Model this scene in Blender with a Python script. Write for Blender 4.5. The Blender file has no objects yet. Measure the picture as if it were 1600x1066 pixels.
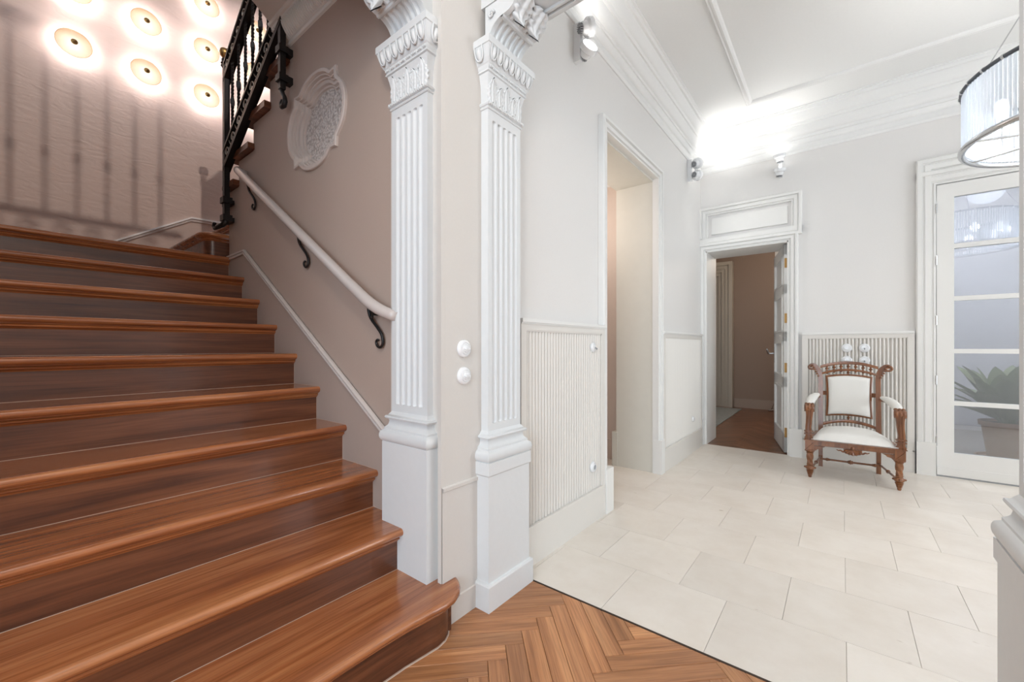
import bpy, bmesh, math, random
from mathutils import Vector, Matrix
random.seed(7)
S = bpy.context.scene
COL = S.collection
PI = math.pi

# ------------------------------------------------------------------ camera, world, exposure
cam = bpy.data.cameras.new('camera'); camo = bpy.data.objects.new('camera', cam); COL.objects.link(camo)
cam.sensor_width = 36.0; cam.lens = 36.0*648/1600; cam.shift_y = (542-533)/1600.0*1.0
cam.clip_start = .02
camo.location = (0, 0, 1.12); camo.rotation_euler = (PI/2, 0, math.radians(38.5))
S.camera = camo
S.view_settings.view_transform = 'Standard'; S.view_settings.look = 'None'
S.view_settings.exposure = 0.36; S.view_settings.gamma = 1; S.view_settings.use_curve_mapping = False
W = bpy.data.worlds.new('sky'); S.world = W; W.use_nodes = True
W.node_tree.nodes['Background'].inputs[0].default_value = (.75, .87, 1, 1)
W.node_tree.nodes['Background'].inputs[1].default_value = 1.0

def light(kind, name, loc, energy, color=(1, 1, 1), size=.1, rot=None, aim=None, **k):
    l = bpy.data.lights.new(name, kind); o = bpy.data.objects.new(name, l); COL.objects.link(o)
    l.energy = energy; l.color = color; o.location = loc
    if kind == 'AREA':
        l.shape = 'RECTANGLE'; l.size = size; l.size_y = k.get('size_y', size)
    else: l.shadow_soft_size = size
    if kind == 'SPOT':
        l.spot_size = k.get('cone', 1.2); l.spot_blend = k.get('blend', .6)
    if aim: o.rotation_euler = (Vector(aim)-Vector(loc)).to_track_quat('-Z', 'Y').to_euler()
    if rot: o.rotation_euler = rot
    return o
# daylight through the glazed entrance behind the camera and through the hall's far window
light('AREA', 'entrance_daylight', (.6, -2.78, 1.7), 78, (.74, .87, 1), 2.2, aim=(.6, 0, 1.5), size_y=2.6)
light('AREA', 'hall_window_daylight', (3.35, 3.4, 1.7), 36, (.93, .96, 1), 1.8, aim=(0, 3.4, 1.4), size_y=2.2)
# upper-floor lantern that throws the gallery railing's shadow on the landing wall
light('SPOT', 'upstairs_lantern', (1.2, .35, 5.5), 330, (1, .90, .82), .04, aim=(-4.75, .4, 2.2), cone=.75, blend=.3)
# ceiling lamp of the stair vestibule and lamps of rooms beyond
light('POINT', 'vestibule_ceiling_lamp', (-.2, -.3, 2.85), 27, (1, .88, .77), .12)
light('POINT', 'far_room_lamp', (-.3, 7.0, 2.5), 26, (1, .86, .72), .12)
light('POINT', 'corridor_lamp', (-2.1, 3.2, 2.3), 10, (1, .90, .82), .1)
light('POINT', 'plant_room_lamp', (1.2, 6.6, 2.8), 85, (.9, .93, 1), .15)

# ------------------------------------------------------------------ materials
def new_mat(name):
    m = bpy.data.materials.new(name); m.use_nodes = True
    nt = m.node_tree; b = nt.nodes['Principled BSDF']
    return m, nt, b
def paint(name, c, rough=.5, bump=.0, scale=60, var=.02, spec=.4, coat=0, metal=0):
    m, nt, b = new_mat(name); N, L = nt.nodes, nt.links
    b.inputs['Roughness'].default_value = rough; b.inputs['Metallic'].default_value = metal
    b.inputs['Specular IOR Level'].default_value = spec; b.inputs['Coat Weight'].default_value = coat
    tc = N.new('ShaderNodeTexCoord'); no = N.new('ShaderNodeTexNoise'); no.inputs['Scale'].default_value = scale
    no.inputs['Detail'].default_value = 4
    L.new(tc.outputs['Object'], no.inputs['Vector'])
    mx = N.new('ShaderNodeMixRGB'); mx.inputs[1].default_value = (*[x*(1-var) for x in c], 1); mx.inputs[2].default_value = (*[min(1, x*(1+var)) for x in c], 1)
    L.new(no.outputs['Fac'], mx.inputs[0]); L.new(mx.outputs[0], b.inputs['Base Color'])
    if bump:
        bp = N.new('ShaderNodeBump'); bp.inputs['Strength'].default_value = bump; bp.inputs['Distance'].default_value = .01
        L.new(no.outputs['Fac'], bp.inputs['Height']); L.new(bp.outputs[0], b.inputs['Normal'])
    return m
def wood(name, c1, c2, c3, axis=1, rough=.28, coat=.5, tone=.25, sc=1.0, bump=.04):
    """grain stretched along one local axis; tone varies piece by piece"""
    m, nt, b = new_mat(name); N, L = nt.nodes, nt.links
    tc = N.new('ShaderNodeTexCoord'); oi = N.new('ShaderNodeObjectInfo')
    add = N.new('ShaderNodeVectorMath'); add.operation = 'ADD'
    ml = N.new('ShaderNodeVectorMath'); ml.operation = 'SCALE'; ml.inputs[0].default_value = (13, 7, 5)
    L.new(oi.outputs['Random'], ml.inputs['Scale'])
    L.new(tc.outputs['Object'], add.inputs[0]); L.new(ml.outputs[0], add.inputs[1])
    mp = N.new('ShaderNodeMapping'); s = [22*sc]*3; s[axis] = 1.3*sc; mp.inputs['Scale'].default_value = s
    L.new(add.outputs[0], mp.inputs['Vector'])
    n1 = N.new('ShaderNodeTexNoise'); n1.inputs['Scale'].default_value = 1; n1.inputs['Detail'].default_value = 6; n1.inputs['Distortion'].default_value = .6
    L.new(mp.outputs[0], n1.inputs['Vector'])
    mp2 = N.new('ShaderNodeMapping'); s = [160*sc]*3; s[axis] = 5*sc; mp2.inputs['Scale'].default_value = s
    L.new(add.outputs[0], mp2.inputs['Vector'])
    n2 = N.new('ShaderNodeTexNoise'); n2.inputs['Scale'].default_value = 1; n2.inputs['Detail'].default_value = 3
    L.new(mp2.outputs[0], n2.inputs['Vector'])
    cr = N.new('ShaderNodeValToRGB'); e = cr.color_ramp.elements
    e[0].position = .3; e[0].color = (*c1, 1); e[1].position = .72; e[1].color = (*c3, 1)
    k = cr.color_ramp.elements.new(.5); k.color = (*c2, 1)
    L.new(n1.outputs['Fac'], cr.inputs[0])
    mx = N.new('ShaderNodeMixRGB'); mx.blend_type = 'MULTIPLY'; mx.inputs[0].default_value = .42
    cr2 = N.new('ShaderNodeValToRGB'); cr2.color_ramp.elements[0].position = .35; cr2.color_ramp.elements[0].color = (.45, .4, .38, 1); cr2.color_ramp.elements[1].position = .55; cr2.color_ramp.elements[1].color = (1, 1, 1, 1)
    L.new(n2.outputs['Fac'], cr2.inputs[0]); L.new(cr.outputs[0], mx.inputs[1]); L.new(cr2.outputs[0], mx.inputs[2])
    hs = N.new('ShaderNodeHueSaturation'); mr = N.new('ShaderNodeMapRange')
    mr.inputs['To Min'].default_value = 1-tone; mr.inputs['To Max'].default_value = 1+tone
    L.new(oi.outputs['Random'], mr.inputs['Value']); L.new(mr.outputs[0], hs.inputs['Value'])
    L.new(mx.outputs[0], hs.inputs['Color']); L.new(hs.outputs[0], b.inputs['Base Color'])
    b.inputs['Roughness'].default_value = rough; b.inputs['Coat Weight'].default_value = coat; b.inputs['Coat Roughness'].default_value = .12
    bp = N.new('ShaderNodeBump'); bp.inputs['Strength'].default_value = bump; bp.inputs['Distance'].default_value = .004
    L.new(n2.outputs['Fac'], bp.inputs['Height']); L.new(bp.outputs[0], b.inputs['Normal'])
    return m
def emit(name, c, s):
    m, nt, b = new_mat(name); b.inputs['Emission Color'].default_value = (*c, 1); b.inputs['Emission Strength'].default_value = s
    b.inputs['Base Color'].default_value = (*c, 1); return m

M = {}
M['hall'] = paint('hall_wall_paint', (.78, .765, .745), .55, .02, 120)
M['ivory'] = paint('ivory_joinery_paint', (.76, .735, .69), .42, .0, 20, .01)
M['white'] = paint('white_trim_paint', (.82, .815, .79), .4, .0, 20, .01)
M['ceiling'] = paint('ceiling_paint', (.84, .84, .825), .6, .0)
M['pier'] = paint('pier_paint', (.66, .63, .59), .55, .015, 90)
M['pilaster'] = paint('white_plaster', (.725, .745, .75), .45, .05, 35, .02)
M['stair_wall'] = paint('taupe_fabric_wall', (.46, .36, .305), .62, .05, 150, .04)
M['landing_wall'] = None
M['skirt'] = paint('taupe_satin_paint', (.43, .345, .30), .45, 0, 30, .02)
M['trimlight'] = paint('pinkish_trim_paint', (.66, .60, .565), .35, 0, 30, .02)
M['rail_paint'] = paint('handrail_paint', (.60, .54, .51), .25, 0, 30, .02, coat=.4)
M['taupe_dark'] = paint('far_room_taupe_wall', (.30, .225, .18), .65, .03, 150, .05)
M['corridor'] = paint('corridor_beige_wall', (.66, .56, .49), .6)
M['stone_jamb'] = paint('limestone_jamb', (.70, .68, .61), .5, .02, 12, .03)
M['iron'] = paint('black_wrought_iron', (.012, .011, .011), .38, .12, 90, .3, spec=.4)
M['steel'] = paint('highlit_iron_edge', (.45, .42, .38), .3, 0, 40, .1, metal=.9)  # shiny metal edges, paler so the colour carries highlights on the black ironwork
M['brass'] = paint('aged_brass', (.46, .27, .10), .3, 0, 40, .1, metal=1)
M['chrome'] = paint('satin_chrome', (.62, .63, .64), .25, 0, 40, .05, metal=1)
M['porcelain'] = paint('white_porcelain', (.84, .85, .86), .18, 0, 20, .01, coat=.4)
M['greyplastic'] = paint('grey_insert', (.32, .33, .34), .4)
M['upholstery'] = paint('white_upholstery', (.80, .79, .755), .85, .12, 260, .03, spec=.2)
M['grout'] = paint('grout', (.70, .66, .59), .8, .05, 80)
M['subfloor'] = paint('dark_joint', (.05, .03, .02), .8)
M['rug'] = paint('grey_woven_rug', (.33, .36, .36), .95, .8, 60, .5)
M['grey_floor'] = paint('grey_floor', (.22, .21, .205), .3, 0, 6, .1)
M['lilac'] = paint('pale_wall', (.60, .60, .61), .6)
M['leaf'] = paint('green_leaf', (.20, .25, .12), .42, .1, 14, .25)
M['terracotta'] = paint('terracotta', (.52, .30, .18), .7, .1, 30, .08)
M['soil'] = paint('soil', (.05, .035, .025), .95, .8, 60, .3)
M['tread'] = wood('mahogany_tread', (.24, .070, .024), (.41, .140, .048), (.55, .225, .088), 1, .25, .7, .08, bump=.03)
M['riser'] = wood('mahogany_riser', (.075, .024, .011), (.145, .048, .020), (.22, .080, .034), 1, .33, .35, .16)
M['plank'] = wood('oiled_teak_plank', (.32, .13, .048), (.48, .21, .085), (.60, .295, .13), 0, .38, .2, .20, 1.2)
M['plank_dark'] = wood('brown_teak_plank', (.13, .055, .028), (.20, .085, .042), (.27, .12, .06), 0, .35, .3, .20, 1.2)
M['chairwood'] = wood('carved_walnut', (.14, .046, .014), (.225, .080, .026), (.30, .120, .042), 2, .3, .45, .05, .8)
M['glass_room'] = None
def plaster():
    m, nt, b = new_mat('brushed_landing_plaster'); N, L = nt.nodes, nt.links
    tc = N.new('ShaderNodeTexCoord'); mp = N.new('ShaderNodeMapping'); mp.inputs['Scale'].default_value = (3, 3, 9); mp.inputs['Rotation'].default_value = (.35, 0, 0)
    n = N.new('ShaderNodeTexNoise'); n.inputs['Scale'].default_value = 2.2; n.inputs['Detail'].default_value = 7; n.inputs['Distortion'].default_value = 1.2
    L.new(tc.outputs['Object'], mp.inputs[0]); L.new(mp.outputs[0], n.inputs['Vector'])
    mx = N.new('ShaderNodeMixRGB'); mx.inputs[1].default_value = (.57, .425, .365, 1); mx.inputs[2].default_value = (.62, .475, .415, 1)
    L.new(n.outputs['Fac'], mx.inputs[0]); L.new(mx.outputs[0], b.inputs['Base Color'])
    bp = N.new('ShaderNodeBump'); bp.inputs['Strength'].default_value = .2; bp.inputs['Distance'].default_value = .012
    L.new(n.outputs['Fac'], bp.inputs['Height']); L.new(bp.outputs[0], b.inputs['Normal'])
    b.inputs['Roughness'].default_value = .5
    return m
M['landing_wall'] = plaster()
def limestone():
    m, nt, b = new_mat('limestone_tile'); N, L = nt.nodes, nt.links
    tc = N.new('ShaderNodeTexCoord'); oi = N.new('ShaderNodeObjectInfo')
    ml = N.new('ShaderNodeVectorMath'); ml.operation = 'SCALE'; ml.inputs[0].default_value = (31, 17, 0)
    ad = N.new('ShaderNodeVectorMath'); L.new(oi.outputs['Random'], ml.inputs['Scale'])
    L.new(tc.outputs['Object'], ad.inputs[0]); L.new(ml.outputs[0], ad.inputs[1])
    n = N.new('ShaderNodeTexNoise'); n.inputs['Scale'].default_value = 3.5; n.inputs['Detail'].default_value = 8; n.inputs['Roughness'].default_value = .65
    L.new(ad.outputs[0], n.inputs['Vector'])
    cr = N.new('ShaderNodeValToRGB'); e = cr.color_ramp.elements
    e[0].position = .28; e[0].color = (.72, .655, .575, 1); e[1].position = .62; e[1].color = (.80, .745, .675, 1)
    L.new(n.outputs['Fac'], cr.inputs[0])
    v = N.new('ShaderNodeTexNoise'); v.inputs['Scale'].default_value = 16; v.inputs['Detail'].default_value = 2
    mp = N.new('ShaderNodeMapping'); mp.inputs['Scale'].default_value = (.8, 1.9, 1); L.new(ad.outputs[0], mp.inputs[0]); L.new(mp.outputs[0], v.inputs['Vector'])
    c2 = N.new('ShaderNodeValToRGB'); c2.color_ramp.elements[0].position = .73; c2.color_ramp.elements[0].color = (0, 0, 0, 1); c2.color_ramp.elements[1].position = .80; c2.color_ramp.elements[1].color = (.7, .7, .7, 1)
    L.new(v.outputs['Fac'], c2.inputs[0])
    mx = N.new('ShaderNodeMixRGB'); mx.inputs[2].default_value = (.40, .31, .22, 1)
    L.new(c2.outputs[0], mx.inputs[0]); L.new(cr.outputs[0], mx.inputs[1])
    hs = N.new('ShaderNodeHueSaturation'); mr = N.new('ShaderNodeMapRange'); mr.inputs['To Min'].default_value = .965; mr.inputs['To Max'].default_value = 1.035
    L.new(oi.outputs['Random'], mr.inputs['Value']); L.new(mr.outputs[0], hs.inputs['Value']); L.new(mx.outputs[0], hs.inputs['Color'])
    L.new(hs.outputs[0], b.inputs['Base Color']); b.inputs['Roughness'].default_value = .36
    return m
M['tile'] = limestone()
def pane_mat():
    m, nt, b = new_mat('reflecting_door_glass'); N, L = nt.nodes, nt.links
    N.remove(b); out = N['Material Output']
    t = N.new('ShaderNodeBsdfTransparent'); t.inputs[0].default_value = (.74, .75, .77, 1)
    g = N.new('ShaderNodeBsdfGlossy'); g.inputs['Roughness'].default_value = .004; g.inputs[0].default_value = (.84, .87, .91, 1)
    mx = N.new('ShaderNodeMixShader'); mx.inputs[0].default_value = .20
    L.new(t.outputs[0], mx.inputs[1]); L.new(g.outputs[0], mx.inputs[2]); L.new(mx.outputs[0], out.inputs[0])
    return m
M['pane'] = pane_mat()
def rod_mat():
    m, nt, b = new_mat('clear_glass_rod'); N, L = nt.nodes, nt.links
    b.inputs['Base Color'].default_value = (.90, .94, .97, 1); b.inputs['Roughness'].default_value = .08; b.inputs['IOR'].default_value = 1.45
    t = N.new('ShaderNodeBsdfTransparent'); t.inputs[0].default_value = (.93, .96, 1, 1)
    mx = N.new('ShaderNodeMixShader'); mx.inputs[0].default_value = .45
    L.new(t.outputs[0], mx.inputs[1]); L.new(b.outputs[0], mx.inputs[2]); L.new(mx.outputs[0], N['Material Output'].inputs[0])
    return m
M['rod'] = rod_mat()
def pebble():
    m, nt, b = new_mat('pebbled_window_glass'); N, L = nt.nodes, nt.links
    tc = N.new('ShaderNodeTexCoord'); v = N.new('ShaderNodeTexVoronoi'); v.inputs['Scale'].default_value = 72
    L.new(tc.outputs['Object'], v.inputs['Vector'])
    cr = N.new('ShaderNodeValToRGB'); cr.color_ramp.elements[0].position = .1; cr.color_ramp.elements[0].color = (.92, .86, .82, 1); cr.color_ramp.elements[1].position = .8; cr.color_ramp.elements[1].color = (.42, .36, .33, 1)  # light through the pebbles painted in: bright cell centres, dark rims, opaque pane
    L.new(v.outputs['Distance'], cr.inputs[0]); L.new(cr.outputs[0], b.inputs['Base Color'])
    bp = N.new('ShaderNodeBump'); bp.inputs['Strength'].default_value = 1; bp.inputs['Distance'].default_value = .006
    L.new(v.outputs['Distance'], bp.inputs['Height']); L.new(bp.outputs[0], b.inputs['Normal'])
    b.inputs['Roughness'].default_value = .3
    return m
M['pebble'] = pebble()
def shade():
    m, nt, b = new_mat('lit_parchment_disc'); N, L = nt.nodes, nt.links
    tc = N.new('ShaderNodeTexCoord')
    ln = N.new('ShaderNodeVectorMath'); ln.operation = 'LENGTH'
    of = N.new('ShaderNodeVectorMath'); of.operation = 'SUBTRACT'; of.inputs[1].default_value = (0, 0, -.03)
    fl_ = N.new('ShaderNodeVectorMath'); fl_.operation = 'MULTIPLY'; fl_.inputs[1].default_value = (0, 1, 1)
    L.new(tc.outputs['Object'], fl_.inputs[0]); L.new(fl_.outputs[0], of.inputs[0]); L.new(of.outputs[0], ln.inputs[0])
    mr = N.new('ShaderNodeMapRange'); mr.inputs['From Min'].default_value = .02; mr.inputs['From Max'].default_value = .125
    L.new(ln.outputs['Value'], mr.inputs['Value'])
    cr = N.new('ShaderNodeValToRGB'); cr.color_ramp.elements[0].color = (1, .93, .78, 1); cr.color_ramp.elements[1].color = (.62, .38, .20, 1)
    L.new(mr.outputs[0], cr.inputs[0])
    n = N.new('ShaderNodeTexNoise'); n.inputs['Scale'].default_value = 18; n.inputs['Detail'].default_value = 3; L.new(tc.outputs['Object'], n.inputs['Vector'])
    mx = N.new('ShaderNodeMixRGB'); mx.blend_type = 'MULTIPLY'; mx.inputs[0].default_value = .3
    L.new(cr.outputs[0], mx.inputs[1]); L.new(n.outputs['Fac'], mx.inputs[2])
    L.new(mx.outputs[0], b.inputs['Emission Color']); b.inputs['Emission Strength'].default_value = 1.15
    b.inputs['Base Color'].default_value = (.40, .30, .20, 1); b.inputs['Roughness'].default_value = .3
    return m
M['disc'] = shade()
M['bulb'] = emit('lit_lens', (1, .98, .95), 6)
M['candle'] = emit('chandelier_bulb', (.93, .97, 1), 2.2)

# ------------------------------------------------------------------ helpers
def wloc(p):
    return Vector((0, 0, 0)) if p is None else (p.location if p.parent is None else p.location+wloc(p.parent))
def mk(name, verts, faces, mat, parent=None, smooth=False, kind=None):
    """mesh given in world coordinates, linked as one object (local to its parent)"""
    me = bpy.data.meshes.new(name); o0 = wloc(parent)
    me.from_pydata([(v[0]-o0.x, v[1]-o0.y, v[2]-o0.z) for v in verts], [], faces)
    bm = bmesh.new(); bm.from_mesh(me); bmesh.ops.recalc_face_normals(bm, faces=bm.faces); bm.to_mesh(me); bm.free()
    if smooth:
        for p in me.polygons: p.use_smooth = True
        if smooth != 2:
            me.set_sharp_from_angle(angle=math.radians(38))
    me.materials.append(M[mat] if isinstance(mat, str) else mat)
    o = bpy.data.objects.new(name, me); COL.objects.link(o)
    if parent is not None: o.parent = parent
    if kind: o['kind'] = kind
    return o
class G:
    """collects geometry"""
    def __init__(s): s.v = []; s.f = []
    def add(s, v, f):
        n = len(s.v); s.v += [tuple(x) for x in v]; s.f += [tuple(i+n for i in q) for q in f]; return s
    def box(s, x0, x1, y0, y1, z0, z1):
        v = [(x, y, z) for x in (x0, x1) for y in (y0, y1) for z in (z0, z1)]
        return s.add(v, [(0, 1, 3, 2), (4, 6, 7, 5), (0, 4, 5, 1), (2, 3, 7, 6), (0, 2, 6, 4), (1, 5, 7, 3)])
    def grid(s, rows, closed_u=False, caps=False):
        """rows of equal-length point lists"""
        n = len(rows[0]); v = [p for r in rows for p in r]; f = []
        for i in range(len(rows)-1):
            for j in range(n if closed_u else n-1):
                k = (j+1) % n; f.append((i*n+j, i*n+k, (i+1)*n+k, (i+1)*n+j))
        if caps: f += [tuple(range(n)), tuple((len(rows)-1)*n+j for j in range(n))]
        return s.add(v, f)
    def tube(s, pts, r, n=8, r2=None, flat=None):
        """round tube along pts; r a number or list; flat=(a,b) elliptic scale"""
        P = [Vector(p) for p in pts]; rows = []; up = None
        for i, p in enumerate(P):
            t = (P[min(i+1, len(P)-1)]-P[max(i-1, 0)]).normalized()
            if up is None:
                up = Vector((0, 0, 1)) if abs(t.z) < .9 else Vector((0, 1, 0))
            a = t.cross(up);
            if a.length < 1e-6: a = t.cross(Vector((1, 0, 0)))
            a.normalize(); up = a.cross(t).normalized()
            rr = r[i] if isinstance(r, (list, tuple)) else r
            fa, fb = flat or (1, 1)
            rows.append([p+a*math.cos(2*PI*j/n+PI/n)*rr*fa+up*math.sin(2*PI*j/n+PI/n)*rr*fb for j in range(n)])
        return s.grid(rows, True, True)
    def lathe(s, prof, c, n=14, axis='z', sq=None, twist=0):
        """prof [(r,h)] about an axis through c"""
        rows = []; h0 = prof[0][1]
        for r, h in prof:
            row = []
            for j in range(n):
                a = 2*PI*j/n+twist*(h-h0)
                u, v = r*math.cos(a), r*math.sin(a)
                if axis == 'z': row.append((c[0]+u, c[1]+v, c[2]+h))
                elif axis == 'x': row.append((c[0]+h, c[1]+u, c[2]+v))
                else: row.append((c[0]+u, c[1]+h, c[2]+v))
            rows.append(row)
        return s.grid(rows, True, True)
    def prism(s, poly, a, b, plane='xz'):
        """extrude a 2D polygon between a and b along the missing axis"""
        def P(p, t):
            return {'xz': (p[0], t, p[1]), 'yz': (t, p[0], p[1]), 'xy': (p[0], p[1], t)}[plane]
        n = len(poly); v = [P(p, a) for p in poly]+[P(p, b) for p in poly]
        return s.add(v, [tuple(range(n)), tuple(range(2*n-1, n-1, -1))]+[(i, (i+1) % n, (i+1) % n+n, i+n) for i in range(n)])
    def sweep(s, prof, path, side=1, closed=False):
        """prof [(outward, z)] swept with mitres along an XY path; outward is to the right of travel (side=1)"""
        n = len(path); offs = []
        def nrm(a, b):
            d = Vector((b[0]-a[0], b[1]-a[1])).normalized(); return Vector((d.y, -d.x))*side
        for i in range(n):
            if closed or 0 < i < n-1:
                a = nrm(path[i-1], path[i]); b = nrm(path[i], path[(i+1) % n]); m = (a+b)
                m = m/(m.length_squared/2) if m.length > 1e-6 else a
            elif i == 0: m = nrm(path[0], path[1])
            else: m = nrm(path[-2], path[-1])
            offs.append(m)
        rows = [[(p[0]+o.x*d, p[1]+o.y*d, z) for d, z in prof] for p, o in zip(path, offs)]
        if closed: rows.append(rows[0])
        return s.grid(rows)
    def mk(s, name, mat, parent=None, smooth=False, kind=None): return mk(name, s.v, s.f, mat, parent, smooth, kind)
def thing(name, label, cat, loc=(0, 0, 0), group=None, rotz=0):
    o = bpy.data.objects.new(name, None); COL.objects.link(o); o.location = loc; o.empty_display_size = .1
    o.rotation_euler = (0, 0, rotz)
    if label: o['label'] = label
    if cat: o['category'] = cat
    if group: o['group'] = group
    return o
def tag(o, label, cat, group=None):
    o['label'] = label; o['category'] = cat
    if group: o['group'] = group
    return o
def setting(name, loc=(0, 0, 0), label=None):
    o = thing(name, label, None, loc); o['kind'] = 'structure'; return o
def bevel(o, w=.004, seg=2):
    m = o.modifiers.new('bevel', 'BEVEL'); m.width = w; m.segments = seg; m.limit_method = 'ANGLE'; m.angle_limit = math.radians(40); return o
def child_copy(src, parent, loc=None):
    c = src.copy(); COL.objects.link(c); c.parent = parent
    if loc is not None: c.location = loc
    return c

# ------------------------------------------------------------------ dimensions measured from the photograph
XW = -1.285      # hall's left wall above the wainscot
XF = -1.24       # faces of wainscot and casings on it
YB = 5.14; YF = 5.10   # back wall / its joinery
XR = 3.35        # hall right wall
ZC = 3.50        # hall ceiling
YS = 1.14        # stair wall face
ZV = 3.10        # vestibule / stair ceiling
XL = -4.75       # landing wall
YL = -.62        # left wall of the stair
RISE = .18; RUN = .275
def TX(n): return -1.16-RUN*(n-1)    # nosing of step n

# ------------------------------------------------------------------ floors
fl = setting('floor')
G().box(-1.7, XR, -2.75, 1.622, -.12, -.022).mk('subfloor', 'subfloor', fl)
G().box(-2.6, XR, 1.622, YB+.0, -.12, -.006).mk('grout_bed', 'grout', fl)
def clip(poly, x0, x1, y0, y1):
    for ax, val, sgn in ((0, x0, 1), (0, x1, -1), (1, y0, 1), (1, y1, -1)):
        out = []
        for i in range(len(poly)):
            a, b = poly[i-1], poly[i]; da, db = (a[ax]-val)*sgn, (b[ax]-val)*sgn
            if (da < 0) != (db < 0):
                t = da/(da-db); out.append((a[0]+(b[0]-a[0])*t, a[1]+(b[1]-a[1])*t))
            if db >= 0: out.append(b)
        poly = out
        if len(poly) < 3: return None
    return poly
def area(p): return abs(sum(p[i-1][0]*p[i][1]-p[i][0]*p[i-1][1] for i in range(len(p))))/2
def slab(name, poly, ztop, th, mat, parent, rot=0, gap=.0008, ch=.0012):
    """chamfered polygonal piece; its own object with local axes turned by rot so grain runs along it"""
    cx = sum(p[0] for p in poly)/len(poly); cy = sum(p[1] for p in poly)/len(poly)
    c, s_ = math.cos(-rot), math.sin(-rot); L = []
    for x, y in poly:
        x -= cx; y -= cy; L.append((x*c-y*s_, x*s_+y*c))
    def inset(P, d):
        R = []
        n = len(P); A = sum(P[i-1][0]*P[i][1]-P[i][0]*P[i-1][1] for i in range(n)); sg = 1 if A > 0 else -1
        for i in range(n):
            p0, p1, p2 = Vector(P[i-1]), Vector(P[i]), Vector(P[(i+1) % n])
            a = (p1-p0).normalized(); b = (p2-p1).normalized()
            na = Vector((-a.y, a.x))*sg; nb = Vector((-b.y, b.x))*sg; m = na+nb
            m = m/max(m.length_squared/2, .3); R.append((P[i][0]+m.x*d, P[i][1]+m.y*d))
        return R
    a = inset(L, gap); b = inset(L, gap+ch); n = len(L)
    v = [(x, y, -th) for x, y in a]+[(x, y, -ch) for x, y in a]+[(x, y, 0) for x, y in b]
    f = [tuple(range(2*n, 3*n))]+[(i, (i+1) % n, (i+1) % n+n, i+n) for i in range(n)]+[(i+n, (i+1) % n+n, (i+1) % n+2*n, i+2*n) for i in range(n)]
    me = bpy.data.meshes.new(name); me.from_pydata(v, [], f); me.materials.append(M[mat])
    bm = bmesh.new(); bm.from_mesh(me); bmesh.ops.recalc_face_normals(bm, faces=bm.faces); bm.to_mesh(me); bm.free()
    if me.polygons[0].normal.z < 0: me.flip_normals()
    o = bpy.data.objects.new(name, me); COL.objects.link(o); o.location = (cx, cy, ztop); o.rotation_euler = (0, 0, rot); o.parent = parent
    return o
def herringbone(region, org, L, w, mat, parent, ztop=0, name='plank', skip=None):
    x0, x1, y0, y1 = region; q = math.sqrt(.5)
    def wd(u, v): return (org[0]+(u-v)*q, org[1]+(u+v)*q)
    for col in range(-14, 15):
        for k in range(-90, 91):
            bu, bv = k*w+col*L, k*w-col*L
            for rect, rot in (((bu, bu+L, bv, bv+w), PI/4), ((bu+L, bu+L+w, bv+w-L, bv+w), -PI/4)):
                c = [wd(rect[0], rect[2]), wd(rect[1], rect[2]), wd(rect[1], rect[3]), wd(rect[0], rect[3])]
                if max(p[0] for p in c) < x0 or min(p[0] for p in c) > x1 or max(p[1] for p in c) < y0 or min(p[1] for p in c) > y1: continue
                c = clip(c, x0, x1, y0, y1)
                if not c or area(c) < .0004: continue
                c = [c[i] for i in range(len(c)) if (Vector(c[i])-Vector(c[i-1])).length > .003]
                if len(c) < 3: continue
                if skip and skip(sum(p[0] for p in c)/len(c), sum(p[1] for p in c)/len(c)): continue
                slab(name, c, ztop, .02, mat, parent, rot)
herringbone((-1.238, 1.35, -.3, 1.615), (-1.26, 1.134), .4525, .0707, 'plank', fl)
G().box(-1.24, XR, -2.7, -.3, -.02, -.001).mk('plain_wood_floor', 'plank', fl)
G().box(1.35, XR, -.3, 1.615, -.02, -.001).mk('plain_wood_floor', 'plank', fl)
G().box(-1.17, 1.6, 1.6145, 1.6235, -.03, .001).mk('threshold_strip', M['subfloor'], fl)
for r in range(-0, 10):
    y0 = 1.624+.4*r if r else 1.624
    y0 = 1.62+.4*r+(.004 if r == 0 else 0); y1 = min(1.62+.4*(r+1), YB)
    if y0 >= YB: break
    ph = .013 if r % 2 == 0 else .218
    k = -8
    while True:
        a, b = ph+.41*k, ph+.41*(k+1); k += 1
        if a > 2.0: break
        if b < -2.35: continue
        if b < -1.23 and not (y1 > 2.6 and y0 < 3.75): continue
        aa = a if (y1 > 2.6 and y0 < 3.75) else max(a, -1.25)
        if b-aa < .02: continue
        slab('stone_tile', [(aa, y0), (b, y0), (b, y1), (aa, y1)], 0, .02, 'tile', fl, 0, .0007, .0006)
G().box(2.0, XR, 1.63, YB, -.02, -.0005).mk('plain_stone_floor', 'tile', fl)

# ------------------------------------------------------------------ room shell
g = G()   # hall left wall with doorway 2.63-3.66, z<2.60
g.box(-1.64, XW, 1.62, 2.62, 0, 4.0).box(-1.64, XW, 3.67, YB+.4, 0, 4.0).box(-1.64, XW, 2.62, 3.67, 2.61, 4.0)
g.mk('wall_left', 'hall')
g = G()   # hall back wall: doorway -1.227..-.431 z<2.215 ; glazed door .64.. 1.43 z<2.53
YBB = 5.56
g.box(-1.64, -1.233, YB, YBB, 0, 4.0).box(-.425, .630, YB, YBB, 0, 4.0).box(-1.233, -.425, YB, YBB, 2.221, 4.0)
g.box(.630, 2.23, YB, YBB, 2.537, 4.0).box(2.23, XR+.1, YB, YBB, 0, 4.0)
g.mk('wall_back', 'hall')
g = G(); g.box(XR, XR+.2, 1.3, 2.4, 0, 4).box(XR, XR+.2, 4.4, 5.6, 0, 4).box(XR, XR+.2, 2.4, 4.4, 2.7, 4).box(XR, XR+.2, 2.4, 4.4, 0, .6)
g.mk('wall_right', 'hall')
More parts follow.
